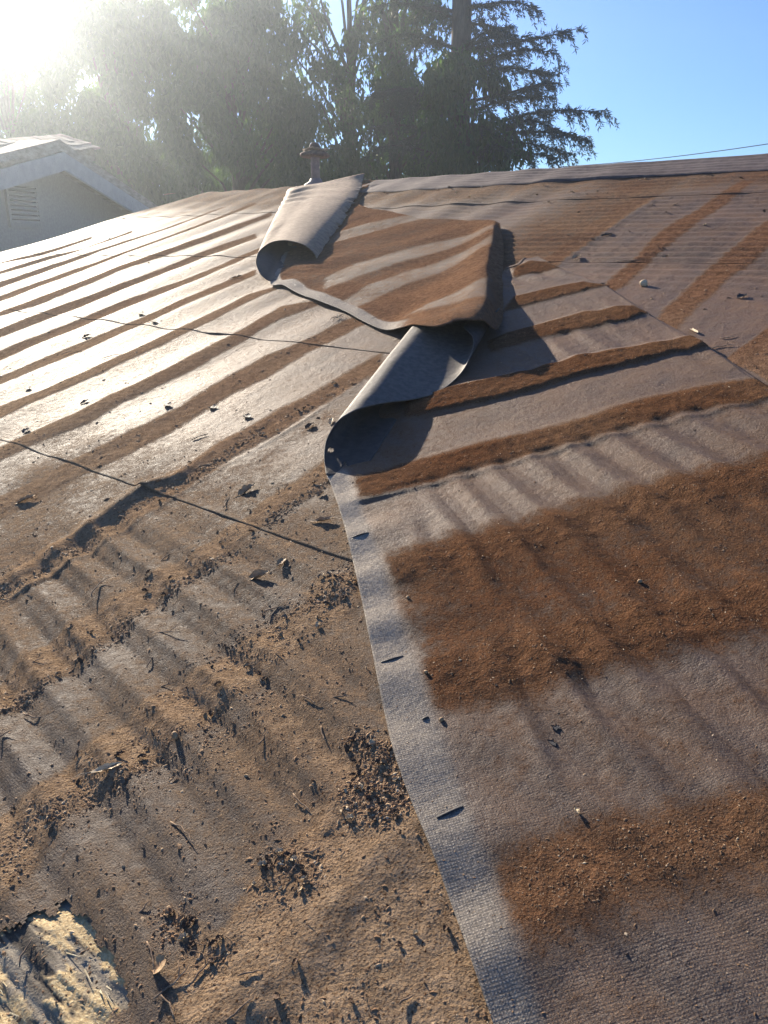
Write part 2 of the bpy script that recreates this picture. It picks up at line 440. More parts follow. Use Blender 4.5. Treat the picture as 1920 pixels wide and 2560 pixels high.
def roof_h(s, t, course=None, rel=None):
    s = np.asarray(s, float); t = np.asarray(t, float)
    h = 0.004 * fbm(s * 2.2, t * 2.2, 3, 2)
    # soft sags between the bands, running up the slope
    h = h + 0.0035 * (1 - ss(-2.2, -1.6, s)) * np.sin(s * 2 * math.pi / 0.28 + 0.5) + 0.0012 * fbm(s * 18, t * 3, 2, 71)
    # ripples parallel to the laps: fine near the top, broad lower down
    warp = 0.035 * fbm(s * 1.7, t * 1.7, 3, 12)
    top = ss(2.2, 2.6, t + 0.15 * fbm(s, t, 2, 4)) * ss(-3.3, -2.4, s)
    h = h + top * 0.0042 * np.sin((t + warp * 0.6) * 2 * math.pi / 0.056) * (0.35 + 0.65 * vn(s * 2.5, t * 9, 3)) * (0.6 + 0.8 * vn(s * 7, t * 3, 5))
    low = 1 - ss(0.75, 1.15, t + 0.1 * fbm(s * 2, t * 2, 2, 6)); low = low * ss(-1.7, -1.35, s)
    q = t + 0.25 * (s + 0.9) * np.sin(1.3) * 0.55 + warp * 0.8
    low = low * (1 - 0.85 * pmask(LOWDUST, s, t, 0.06))
    h = h + low * 0.0088 * (np.sin(q * 2 * math.pi / 0.088 + 1.5 * fbm(s * 3, t * 3, 2, 9)) ** 3 * 0.6 + 0.4 * np.sin(q * 2 * math.pi / 0.088)) * (0.25 + 0.9 * vn(s * 5, t * 9, 14))
    # long fold with a steep right flank
    a = lmask(RID12, s, t, 0.023)
    amp = 0.45 + 0.9 * ss(0.35, 0.6, vn(s * 1.0, t * 3.2, 40))
    hump = np.exp(-((t - 0.93) / 0.17) ** 2) * 0.95
    h = h + a * 0.011 * (0.35 * amp + hump)
    for ln, am, wd in CREASE:
        h = h + am * lmask(ln, s, t, wd) * (0.5 + 0.9 * vn(s * 6, t * 6, 17))
    # grit
    dirt = roof_dirt(s, t)
    g = ss(0.5, 0.95, dirt)
    h = h + g * (1 - 0.85 * ss(1.2, 1.8, t)) * (0.0012 * fbm(s * 55, t * 55, 3, 50) + 0.0012)
    for P_, hh in ((PILE_A, 0.003), (PILE_B, 0.002), (PILE_C, 0.002), (PILE_D, 0.003)):
        h = h + hh * pmask(P_, s, t, 0.03) * (0.6 + 0.6 * vn(s * 40, t * 40, 55))
    # laps
    for i, t0 in enumerate(LAPS):
        if i == 0: continue
        wv = 0.002 * fbm(s * 2.3, s * 0 + i * 3.1, 3, 60)
        e = t - (t0 + wv)
        up_ = (e >= 0) if course is None else np.full(s.shape, course >= i)
        step = 0.0007 * np.exp(-np.clip(e, 0, 9) / 0.25)
        for (c, s0, wd, hh) in LAP_LIFT:
            if c == i:
                step = step + (0.4 if i < 4 else 0.22) * hh * np.exp(-((s - s0) / wd) ** 2) * np.exp(-np.clip(e, 0, 9) / 0.05)
        h = h + np.where(up_, step, 0)
    return h


ROT = pts([(-60, 2345), (20, 2340), (70, 2300), (110, 2285), (150, 2262), (185, 2275), (222, 2300), (228, 2350), (265, 2375), (320, 2400),
           (330, 2440), (305, 2480), (318, 2520), (260, 2570), (250, 2700), (-200, 2700)])


def seg(a, b, d): return list(np.arange(a, b - 1e-6, d))


s_ax = np.array(seg(-5.9, -2.6, 0.014) + seg(-2.6, -1.5, 0.007) + seg(-1.5, -0.1, 0.004) + seg(-0.1, 1.0, 0.04) + [1.0])
t_ax = np.array(seg(-0.12, 0.08, 0.02) + seg(0.08, 1.3, 0.004) + seg(1.3, 2.2, 0.007) + seg(2.2, 4.1, 0.011) + [4.1])

roof = thing('house_roof', 'low pitched roof covered in dusty grey roofing felt courses', 'roof')
cov_names = ['felt_course'] * 5
for i in range(5):
    t0 = LAPS[i]; t1 = LAPS[i + 1] + 0.03 if i < 4 else RIDGE_T + 0.001
    tt = t_ax[(t_ax > t0 + 0.004) & (t_ax < t1 - 0.002)]
    tt = np.concatenate([[t0, t0 + 0.0005], tt, [t1]])
    SS_, TT_ = np.meshgrid(s_ax, tt, indexing='ij')
    SS_ = SS_.copy(); TT_ = TT_.copy()
    k = SS_ < -2.6
    SS_[k] = -2.6 + (SS_[k] + 2.6) * (RAKE(TT_[k]) + 2.6) / (-5.9 + 2.6)
    if i > 0:     # wavering lower edge
        wob = 0.002 * fbm(SS_ * 2.3, SS_ * 0 + i * 3.1, 3, 60) + 0.0015 * fbm(SS_ * 20, SS_ * 0 + i, 2, 61)
        TT_ = TT_ + wob * np.exp(-(TT_ - t0) / 0.03)
    Hh = roof_h(SS_, TT_, course=i)
    if i < 4:   # hidden head of the course tucks under the next one
        Hh = Hh - 0.004 * ss(LAPS[i + 1] - 0.002, LAPS[i + 1] + 0.012, TT_)
    if i > 0:   # turned edge
        Hh[:, 0] = roof_h(SS_[:, 0], TT_[:, 0], course=i - 1) - 0.001
        Hh[:, 1:3] += 0.0008
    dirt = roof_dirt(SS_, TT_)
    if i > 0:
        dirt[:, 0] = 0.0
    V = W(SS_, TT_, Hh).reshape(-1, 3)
    fc = grid_faces(*SS_.shape)
    if i == 0:
        cx = SS_.ravel()[fc].mean(1); cy = TT_.ravel()[fc].mean(1)
        nearm = (cx > -1.3) & (cx < -0.3) & (cy < 0.7)
        sd = np.full(len(fc), 1.0)
        sd[nearm] = sdpoly(ROT, cx[nearm] + 0.045 * fbm(cx[nearm] * 14, cy[nearm] * 40, 4, 77), cy[nearm] + 0.020 * fbm(cx[nearm] * 20, cy[nearm] * 60, 3, 78))
        fc = fc[sd > 0]
    me = make_mesh('felt_course', V, fc[:, ::-1] if False else fc,
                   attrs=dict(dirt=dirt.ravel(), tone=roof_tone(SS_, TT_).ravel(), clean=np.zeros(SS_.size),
                              weave=(0.75 * (1 - ss(0.5, 1.6, TT_))).ravel()),
                   uv=np.stack([SS_.ravel(), TT_.ravel()], 1))
    link('felt_course', me, M_felt, roof)

# ------------------------------------------------------------------ ridge cap
def ridge_cap():
    s0 = pt(905, 470)[0]; sx = np.linspace(s0, 1.0, 520)
    v = np.linspace(0, 1, 40)
    A, B = np.meshgrid(sx, v, indexing='ij')
    low = 3.775 + 0.004 * fbm(A * 1.3, A * 0, 3, 90)
    tt = low + (RIDGE_T + 0.035 - low) * B
    h = 0.006 + 0.0025 * fbm(A * 2.5, B * 3, 3, 91) + 0.004 * (np.sin(B * 9 + 2 * fbm(A * 1.5, B, 2, 92)) * vn(A * 2.5, B * 2, 93))
    h = h + 0.006 * np.exp(-((B - 0.1) / 0.15) ** 2) * ss(0.45, 0.8, vn(A * 1.6, B * 0, 94))
    over = np.clip(tt - (RIDGE_T - 0.06), 0, 1); h = h - over ** 2 * 2.2
    h[:, 0] = 0.0
    h = np.maximum(h, 0.0) * 1.0
    bend = tt > RIDGE_T
    P_ = W(A, tt, h + roof_h(A, np.minimum(tt, 4.09), course=4) * 0.6 + 0.003)
    # beyond the ridge it turns down the back slope
    back = np.array([T[0], T[1], -T[2]])
    ex = np.clip(tt - RIDGE_T, 0, 1)[..., None]
    P_ = P_ + ex * (back - T)
    d = 0.26 + 0.2 * fbm(A * 2, B * 2, 3, 95) + 0.15 * (1 - B)
    me = make_mesh('ridge_cap', P_.reshape(-1, 3), grid_faces(*A.shape),
                   attrs=dict(dirt=d.ravel(), tone=np.full(A.size, 0.1), clean=np.zeros(A.size), weave=np.zeros(A.size)),
                   uv=np.stack([A.ravel(), tt.ravel()], 1))
    link('ridge_cap', me, simple('ridge_cap_felt', (0.070, 0.050, 0.046), (0.120, 0.088, 0.078), 25, 0.75, 0.25, 0.3, 0.003), roof)


ridge_cap()

# ------------------------------------------------------------------ body of the roof under the felt: deck, back slope, gable wall
M_wood_grey = simple('weathered_plywood', (0.20, 0.18, 0.155), (0.34, 0.31, 0.26), 30, 0.85, 0.2, 0.6, 0.004, (1, 1, 1))
M_wall = simple('stucco_cream', (0.30, 0.29, 0.27), (0.36, 0.35, 0.32), 40, 0.9, 0.2, 0.4, 0.004)
M_trim = simple('painted_trim', (0.30, 0.31, 0.33), (0.36, 0.37, 0.38), 12, 0.6, 0.4, 0.15, 0.002)


def poly_mesh(name, verts, faces, mat, parent=None, smooth=False):
    me = bpy.data.meshes.new(name); me.from_pydata([tuple(v) for v in verts], [], faces); me.update()
    for p in me.polygons: p.use_smooth = smooth
    return link(name, me, mat, parent)


BK = np.array([T[0], T[1], -T[2]])
tl = W(RAKE(-0.12), -0.12, -0.016); tr = W(1.0, -0.12, -0.016); rl = W(RAKE(4.1), 4.1, -0.012); rr = W(1.0, 4.1, -0.012)
bl_ = rl + BK * 4.2; br_ = rr + BK * 4.2
dn = np.array([0, 0, -0.03])
poly_mesh('roof_deck', [tl, tr, rr, rl, bl_, br_, tl + dn, tr + dn, rr + dn, rl + dn, bl_ + dn, br_ + dn],
          [(0, 1, 2, 3), (3, 2, 5, 4), (6, 9, 8, 7), (9, 10, 11, 8), (0, 3, 9, 6), (3, 4, 10, 9), (1, 7, 8, 2), (2, 8, 11, 5), (0, 6, 7, 1), (4, 5, 11, 10)],
          M_wood_grey, roof)
# barge board under the left edge and walls
off = -S * 0.012
a0, a1, a2 = tl + dn + off, rl + dn + off, bl_ + dn + off
D2 = np.array([0, 0, -0.16]); th = S * 0.03
poly_mesh('barge_board', [a0, a1, a2, a0 + D2, a1 + D2, a2 + D2, a0 + th, a1 + th, a2 + th, a0 + D2 + th, a1 + D2 + th, a2 + D2 + th],
          [(0, 1, 4, 3), (1, 2, 5, 4), (6, 9, 10, 7), (7, 10, 11, 8), (3, 4, 10, 9), (4, 5, 11, 10), (0, 3, 9, 6), (2, 8, 11, 5), (0, 6, 7, 1), (1, 7, 8, 2)], M_trim, roof)
ins = S * 0.35
g = [a0 + ins, a1 + ins, a2 + ins]
fl = [np.array([g[0][0], g[0][1], 0]), np.array([g[2][0], g[2][1], 0])]
Th = S * 5.2
g0 = g[0] + T * 0.4 * 0 + np.array([0, 0, -0.02]); g1 = g[1] + np.array([0, 0, -0.02]); g2 = g[2] + np.array([0, 0, -0.02])
poly_mesh('house_wall', [g0, g1, g2, fl[1], fl[0], g0 + Th, g1 + Th, g2 + Th, fl[1] + Th, fl[0] + Th],
          [(0, 1, 2, 3, 4), (5, 9, 8, 7, 6), (0, 4, 9, 5), (2, 7, 8, 3)], M_wall, roof)

# exposed rotten plywood in the near corner
def rotten():
    global WA
    WA = 0.05
    sx = np.arange(-1.15, -0.45, 0.0022); tx = np.arange(-0.05, 0.46, 0.0022)
    A, B = np.meshgrid(sx, tx, indexing='ij')
    B_ = B - 0.05 * A
    fib = fbm(A * 22, B_ * 330, 3, 101); fib2 = fbm(A * 9, B_ * 90, 3, 113); big = fbm(A * 7, B_ * 22, 3, 102); brk = fbm(A * 90, B_ * 150, 3, 103)
    lay = fbm(A * 10 + 0.15 * brk, B_ * 48 + 0.15 * brk, 5, 104)
    flake = ss(-0.04, 0.06, lay + 0.12 * fib)
    h = -0.0035 + 0.0009 * fib + 0.0014 * fib2 + 0.0015 * big + 0.0030 * flake + 0.0020 * ss(0.22, 0.3, lay) + 0.0005 * brk + 0.0010 * fib * flake
    h = h - 0.003 * ss(0.62, 0.75, vn(A * 6, B_ * 110, 106))
    edge = 1 - ss(-0.03, 0.012, sdpoly(ROT, A.ravel(), B.ravel()).reshape(A.shape)); sdr = sdpoly(ROT, A.ravel(), B.ravel()).reshape(A.shape); h = (h + 0.001) * 0.55 * edge + roof_h(A, B, course=0) - 0.0052 * (1 - edge) - 0.025 * ss(0.012, 0.05, sdr)
    b = NB('rotten_plywood'); oc = b.coord()
    fl_ = b.attr('flake'); fi = b.attr('fib')
    n = b.noise(oc, 300, 3); n0 = b.noise(oc, 35, 3)
    c1 = b.mix(b.smooth(fi, 0.3, 0.75), rgb(0.07, 0.058, 0.045), rgb(0.26, 0.225, 0.17))
    c2 = b.mix(b.smooth(n, 0.35, 0.75), rgb(0.42, 0.30, 0.15), rgb(0.64, 0.52, 0.30))
    col = b.mix(b.math('MULTIPLY', fl_, b.smooth(n0, 0.32, 0.5)), c1, c2)
    col = b.mix(b.smooth(n, 0.66, 0.8), col, rgb(0.05, 0.035, 0.02))
    b.pbr(col, 0.85, 0.2, b.bump(n, 0.6, 0.002))
    me = make_mesh('rotten_plywood', W(A, B, h).reshape(-1, 3), grid_faces(*A.shape),
                   attrs=dict(flake=flake.ravel(), fib=(0.5 + 0.5 * fib2 + 0.35 * fib).ravel()))
    link('rotten_plywood', me, b.m, roof)
    # splinters standing off the wood
    vs = []; fs = []
    r = np.random.RandomState(5)
    n_ = 0
    while n_ < 60:
        s_ = r.uniform(-1.15, -0.5); t_ = r.uniform(-0.05, 0.45)
        if sdpoly(ROT, np.array([s_]), np.array([t_]))[0] > 0.004: continue
        if vn(s_ * 14, t_ * 30, 110) < 0.42: continue
        L = r.uniform(0.004, 0.024); wd = r.uniform(0.0003, 0.0010); hh = r.uniform(-0.006, -0.001); lift = r.uniform(-0.001, 0.0035)
        an = WA + r.normal(0, 0.16); ca, sa = math.cos(an), math.sin(an)
        q = [(-L / 2, -wd, hh), (L / 2, -wd * 0.3, hh + lift), (L / 2, wd * 0.3, hh + lift), (-L / 2, wd, hh),
             (-L / 2, -wd, hh + 0.0012), (L / 2, -wd * 0.3, hh + lift + 0.0006), (L / 2, wd * 0.3, hh + lift + 0.0006), (-L / 2, wd, hh + 0.0012)]
        k = len(vs)
        vs += [W(s_ + x * ca - y * sa, t_ + x * sa + y * ca, z) for x, y, z in q]
        fs += [(k + 4, k + 5, k + 6, k + 7), (k, k + 1, k + 5, k + 4), (k + 1, k + 2, k + 6, k + 5), (k + 2, k + 3, k + 7, k + 6), (k + 3, k, k + 4, k + 7)]
        n_ += 1
    ms = simple('pale_splinter', (0.50, 0.40, 0.22), (0.68, 0.60, 0.40), 60, 0.85, 0.2, 0.4, 0.001)
    o = poly_mesh('splinters', vs, fs, ms, roof); o['kind'] = 'stuff'


rotten()

# ------------------------------------------------------------------ the loose sheet laid diagonally
AX = np.array([math.cos(math.radians(113)), math.sin(math.radians(113))])
DD = np.array([-0.786, 0.618]); PP = np.array([0.618, 0.786])
sheet = thing('loose_felt_strip', 'wide strip of loose roofing felt laid diagonally, its left edge curled over twice', 'roofing felt')


def resample(P_, n, smooth=True):
    P_ = np.asarray(P_, float)
    if smooth and len(P_) > 2:     # Catmull-Rom
        Q = np.vstack([2 * P_[0] - P_[1], P_, 2 * P_[-1] - P_[-2]]); o_ = []
        for i in range(1, len(Q) - 2):
            u = np.linspace(0, 1, 24, endpoint=False)[:, None]
            a, b_, c, d = Q[i - 1], Q[i], Q[i + 1], Q[i + 2]
            o_.append(0.5 * (2 * b_ + (c - a) * u + (2 * a - 5 * b_ + 4 * c - d) * u ** 2 + (-a + 3 * b_ - 3 * c + d) * u ** 3))
        P_ = np.vstack(o_ + [P_[-1:]])
    L = np.concatenate([[0], np.cumsum(np.linalg.norm(np.diff(P_, axis=0), axis=1))]); L /= L[-1]
    u = np.linspace(0, 1, n)
    return np.stack([np.interp(u, L, P_[:, k]) for k in range(P_.shape[1])], 1)


SB = [  # dirt on the lower panel: polygon, strength, softness, relief
    (pts([(1276, 701), (1287, 671), (1330, 658), (1374, 658), (1404, 675), (1340, 690)]), 0.95, 0.010, 0.004),
    (pts([(1255, 790), (1282, 749), (1395, 723), (1460, 712), (1521, 723), (1482, 732), (1395, 753), (1262, 785)]), 0.95, 0.010, 0.006),
    (pts([(1220, 862), (1269, 840), (1460, 788), (1578, 773), (1627, 792), (1573, 810), (1417, 840), (1282, 875), (1230, 890)]), 1.0, 0.010, 0.008),
    (pts([(1020, 1015), (1112, 982), (1326, 935), (1460, 896), (1591, 875), (1738, 851), (1782, 879), (1677, 896), (1573, 923), (1460, 949), (1330, 988), (1200, 1018), (1080, 1045), (1010, 1055)]), 1.05, 0.010, 0.013),
    (pts([(880, 1205), (960, 1185), (1046, 1160), (1218, 1112), (1400, 1074), (1600, 1012), (1750, 980), (1990, 930), (1990, 1000), (1700, 1050), (1400, 1130), (1200, 1180), (950, 1250), (890, 1262)]), 0.98, 0.014, 0.006),
    (pts([(940, 1400), (1000, 1380), (1200, 1330), (1500, 1250), (1700, 1200), (2050, 1120), (2050, 1230), (1700, 1320), (1400, 1400), (1150, 1460), (960, 1490)]), 1.0, 0.028, 0.004),
    (pts([(1020, 1690), (1060, 1640), (1300, 1590), (1500, 1530), (1700, 1490), (2100, 1390), (2100, 1560), (1700, 1655), (1500, 1700), (1300, 1750), (1090, 1800), (1050, 1790)]), 1.05, 0.026, 0.004),
    (pts([(940, 1400), (1200, 1320), (1500, 1240), (2050, 1130), (2100, 1560), (1700, 1655), (1300, 1745), (1060, 1800), (1005, 1650)]), 0.72, 0.03, 0.0),
    (pts([(1225, 2190), (1300, 2130), (1500, 2075), (1700, 2035), (2150, 1930), (2200, 2130), (1920, 2200), (1700, 2265), (1500, 2330), (1330, 2375), (1255, 2345), (1225, 2270)]), 1.05, 0.03, 0.004),
]
SCREASE = pts([(905, 1262), (1000, 1240), (1160, 1200), (1280, 1168), (1500, 1110), (1700, 1062), (1950, 1000)])


def strip_ab(s, t):
    return s * DD[0] + t * DD[1], s * PP[0] + t * PP[1] - 0.196      # along, across (0 at the left edge)


def strip_dirt(s, t):
    a, b_ = strip_ab(s, t)
    q = s + 0.012 * fbm(a * 8, b_ * 3, 3, 120); r = t + 0.012 * fbm(a * 8, b_ * 3, 3, 121)
    d = 0.27 + 0.24 * fbm(a * 3, b_ * 3, 3, 122) + 0.12 * ss(0.8, -0.3, a * 0.8)
    d = d - 0.10 * ss(1.7, 2.1, a)
    for poly, am, sf, hh in SB:
        d = np.maximum(d, am * pmask(poly, q, r, sf * 2.3))
    low = ss(0.05, -0.35, a - 0.1)
    d = np.maximum(d, 0.42 * low)
    return d * (0.25 + 0.75 * ss(0.040, 0.066, b_ + 0.008 * fbm(a * 9, b_ * 4, 2, 123)))


def strip_h(s, t):
    a, b_ = strip_ab(s, t)
    h = 0.007 + 0.003 * fbm(a * 3, b_ * 3, 3, 130)
    # undulating free edge
    w_ = np.sin(a * 2 * math.pi / 0.135 + 2.2 * fbm(a * 2.2, b_ * 0, 2, 131))
    env = 0.4 + 0.9 * vn(a * 4, b_ * 0 + 3, 132)
    h = h + 0.0038 * w_ * env * np.exp(-(b_ / 0.10) ** 2)
    # wrinkles along the strip
    wr = np.sin((b_ + 0.03 * fbm(a * 2.5, b_ * 2.5, 3, 133) + 0.12 * a) * 2 * math.pi / 0.080)
    msk = ss(0.45, 0.75, vn(a * 5.5, b_ * 3.3, 134)) * ss(0.07, 0.2, b_)
    far_ = 1 - 0.65 * ss(1.0, 1.8, a)
    h = h + 0.0068 * np.sign(wr) * np.abs(wr) ** 1.3 * msk * far_
    h = h + 0.0012 * far_ * np.sin((b_ + 0.02 * fbm(a * 4, b_ * 4, 2, 135)) * 2 * math.pi / 0.038) * ss(0.3, 0.8, vn(a * 8, b_ * 4, 136)) * ss(0.07, 0.2, b_)
    h = h + 0.0022 * fbm(a * 7, b_ * 4, 3, 138)
    dd = 0
    for poly, am, sf, hh in SB:
        if hh: dd = dd + hh * pmask(poly, s, t, sf * 1.7)
    h = h + dd * 0.6 + 0.0022 * lmask(SCREASE, s, t, 0.010)
    g_ = ss(0.55, 0.95, strip_dirt(s, t))
    return h + g_ * (0.0018 * fbm(s * 60, t * 60, 3, 137) + 0.0010)


# lower panel ---------------------------------------------------------
start = np.array([0.262, 0.11]); e2 = np.array(pt(818, 1190))
Lc = [start, pt(1232, 2560), pt(1105, 2200), pt(990, 1900), pt(935, 1650), pt(900, 1480), pt(862, 1320), pt(830, 1222), e2]
Lc = np.array(Lc)
Lc[0] = Lc[1] + (Lc[1] - Lc[2]) / np.linalg.norm(Lc[1] - Lc[2]) * 0.45
foldln = np.array([e2 + AX * k for k in (0.06, 0.15, 0.3, 0.45, 0.62)])
Lc = np.vstack([Lc, foldln, [[-1.62, 2.42]]])
Lr = resample(Lc, 760)
R0 = PP * (0.196 + 0.914)
Rc = np.array([R0 + DD * k for k in (-0.9, -0.3)] + [pt(1905, 962), pt(1782, 879), pt(1640, 800), pt(1520, 722), pt(1404, 675), pt(1345, 645), pt(1318, 650), pt(1290, 672)])
Rr = resample(Rc, 760, False)
V_ = np.linspace(0, 1, 290)
# curved rows that hit the left edge squarely
PG = Lr[:, None, :] * (1 - V_[None, :, None]) + Rr[:, None, :] * V_[None, :, None]
SS_, TT_ = PG[..., 0], PG[..., 1]
hs = strip_h(SS_, TT_)
along_fold = ss(560, 760, np.arange(760))[:, None]
# the edge settles onto the roof away from the fold; right edge is thin
hs = hs * (1 - 0.75 * ss(0.985, 1.0, V_)[None, :])
base = np.minimum(roof_h(SS_, TT_), 0.010)
Hs = np.maximum(hs, 0.0035) + 0.4 * base + 0.002
dirt = strip_dirt(SS_, TT_)
a_, b__ = strip_ab(SS_, TT_)
clean = (1 - ss(0.036, 0.060, b__ + 0.008 * fbm(a_ * 7, b__ * 3, 3, 139))) * ss(-0.25, -0.05, b__) * (1 - ss(1.62, 1.66, a_))
P3 = W(SS_, TT_, Hs)
P3[0] -= N * 0.0
# turned-down left rim for thickness
me = make_mesh('lower_panel', P3.reshape(-1, 3), grid_faces(760, 290),
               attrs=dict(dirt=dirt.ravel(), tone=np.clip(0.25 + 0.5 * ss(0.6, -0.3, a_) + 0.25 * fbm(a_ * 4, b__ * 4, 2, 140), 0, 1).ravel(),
                          clean=clean.ravel(), weave=(ss(1.7, 0.4, a_) * 1.0).ravel()),
               uv=np.stack([a_.ravel(), b__.ravel()], 1))
# small holes
SL = SS_.ravel(); TL = TT_.ravel()
o = link('lower_panel', me, M_sheet, sheet)
md = o.modifiers.new('thick', 'SOLIDIFY'); md.thickness = 0.002; md.offset = 1


def sheet_hfun(s, t):
    return max(float(strip_h(np.array([s]), np.array([t]))[0]), 0.0035) + 0.4 * min(float(roof_h(np.array([s]), np.array([t]))[0]), 0.01) + 0.002


# second curl: a tube folded over from the left edge -------------------
def P3d(x, y, h):
    s_, t_ = pt(x, y, h); return np.array([s_, t_, h])


rim = [(905, 1190, 0.004), (845, 1190, 0.0055), (818, 1190, 0.010), (813, 1168, 0.014), (811, 1139, 0.024), (818, 1099, 0.042), (843, 1058, 0.058), (870, 1038, 0.063), (904, 1023, 0.062), (960, 1010, 0.046),
       (1016, 1003, 0.029), (1060, 995, 0.018), (1104, 978, 0.012), (1145, 944, 0.015), (1170, 908, 0.030), (1183, 870, 0.046), (1181, 843, 0.056), (1160, 820, 0.063)]
rim = np.array([P3d(*r_) for r_ in rim])
rimr = resample(rim, 220)
nu = 130
curl = np.zeros((220, nu, 3))
for i in range(220):
    p0 = rimr[i]
    along = p0[:2] @ AX
    L = max((2.46 if i < 175 else 2.46 - 0.17 * (i - 175) / 45) - along, 0.04)
    u = np.linspace(0, 1, nu)
    curl[i, :, 0] = p0[0] + AX[0] * L * u; curl[i, :, 1] = p0[1] + AX[1] * L * u
    curl[i, :, 2] = p0[2] * (1 - 0.22 * u ** 2) + 0.002 * fbm(u * 4 + 3, np.full(nu, i * 0.012), 3, 150) * ss(0, 0.1, u)
# a dent in the top of the tube
cp = curl.reshape(-1, 3)
Pc = W(cp[:, 0], cp[:, 1], cp[:, 2] + 0.002)


def to_px(P_):
    q = np.asarray(P_) - CAM; z = q @ FW
    return 960 + F * (q @ EX) / z, 1280 - F * (q @ UP) / z


fc = grid_faces(220, nu)
cc = Pc[fc].mean(1); px_, py_ = to_px(cc); vi = fc[:, 0] // nu
hole = ((vi < 75) & ((((px_ - 826) / 8) ** 2 + ((py_ - 1125) / 5) ** 2 < 1) | ((((px_ - 861) + 0.35 * (py_ - 1166)) / 4.5) ** 2 + ((py_ - 1166) / 11) ** 2 < 1)))
fc = fc[~hole]
ones = np.ones(len(Pc))
ca, cb = cp[:, 0] * DD[0] + cp[:, 1] * DD[1], cp[:, 0] * PP[0] + cp[:, 1] * PP[1]
me = make_mesh('curled_flap', Pc, fc, attrs=dict(dirt=ones * 0.22, tone=ones * 0.6, clean=ones * 0.0, weave=ones * 0.5), uv=np.stack([ca, cb], 1))
o = link('curled_flap', me, M_under if len(sheet.children) > 2 else M_under_shade, sheet); me.materials.append(M_inner); md = o.modifiers.new('thick', 'SOLIDIFY'); md.thickness = 0.0022; md.offset = 0; md.material_offset = 1


# upper panel ----------------------------------------------------------
L3 = np.array([P3d(*p) for p in [(1246, 823, 0.046), (1193, 820, 0.072), (1147, 816, 0.076), (1117, 822, 0.078), (1087, 824, 0.077), (1056, 818, 0.072), (1031, 814, 0.058), (1005, 820, 0.035),
                                (965, 826, 0.012), (924, 812, 0.009), (864, 780, 0.009), (810, 757, 0.012), (757, 739, 0.010), (710, 715, 0.012), (676, 704, 0.010)]])
foldend = np.array([-4.02, 3.86, 0.008]); c3 = L3[-1]
L3 = np.vstack([L3, c3 * 0.7 + foldend * 0.3, c3 * 0.35 + foldend * 0.65, foldend, [-4.25, 4.085, 0.008]])
nU, nV = 620, 230
Lu = resample(L3, nU)
R3 = np.array([P3d(*p) for p in [(1250, 560, 0.026), (1190, 553, 0.012), (1134, 550, 0.006), (1054, 547, 0.006), (980, 530, 0.006), (900, 512, 0.006)]] + [[-3.45, 3.85, 0.006], [-3.62, 4.085, 0.008]])
# match parameters: torn end first, both run to the ridge
Ru = resample(R3, nU)
v_ = np.linspace(0, 1, nV)
G = Lu[:, None, :] * (1 - v_[None, :, None]) + Ru[:, None, :] * v_[None, :, None]
# bulge of the torn end towards the right, ragged
torn = [(1246, 823, 0.040), (1256, 800, 0.016), (1259, 770, 0.010), (1257, 730, 0.010), (1257, 690, 0.010), (1258, 650, 0.011), (1259, 620, 0.012), (1257, 595, 0.014), (1252, 575, 0.020), (1250, 560, 0.026)]
tr_ = resample(np.array([P3d(*p) for p in torn]), nV)
straight = G[0].copy()
dlt = tr_ - straight
dlt[:, :2] += (0.010 * fbm(v_ * 26, v_ * 0, 3, 160) * np.sin(v_ * math.pi))[:, None] * np.array([0.83, -0.55]) * 1.2
ud = np.linalg.norm(G[..., :2] - G[0:1, :, :2], axis=2)
G = G + dlt[None] * np.exp(-(ud / 0.10) ** 2)[..., None]
S_, T_, H_ = G[..., 0], G[..., 1], G[..., 2].copy()
hL = Lu[:, 2][:, None]; hR = Ru[:, 2][:, None]
bb = np.linalg.norm(G[..., :2] - G[:, 0:1, :2], axis=2)
H_ = 0.007 + (hL - 0.007) * np.exp(-(bb / 0.33) ** 1.6) + (hR - 0.007) * np.exp(-((1 - v_[None, :]) * 0.9 / 0.12) ** 2)
crest = 0.044 * np.exp(-(np.abs(ud - 0.055) / 0.11) ** 1.6) * (0.35 + 0.65 * np.sin(np.clip(v_[None, :] * 1.05, 0, 1) * math.pi) ** 0.5) * (1 - 0.35 * v_[None, :])
drop = ss(0.0, 0.05, ud)
H_ = (H_ * (1 - np.exp(-(ud / 0.05) ** 2) * 0.0) + crest) * drop + tr_[None, :, 2] * (1 - drop)
aU, bU = S_ * DD[0] + T_ * DD[1], S_ * PP[0] + T_ * PP[1]
rid = np.sin((aU + 0.03 * fbm(aU * 3, bU * 3, 2, 161)) * 2 * math.pi / 0.27 + bU * 1.5)
H_ = H_ + (0.0022 * rid + 0.0025 * fbm(aU * 4, bU * 2, 3, 162) + 0.0012 * fbm(aU * 30, bU * 14, 3, 163)) * ss(0, 0.05, bb) * ss(0, 0.1, ud)
H_ = np.maximum(H_, 0.004) + 0.3 * np.minimum(roof_h(S_, T_), 0.01)
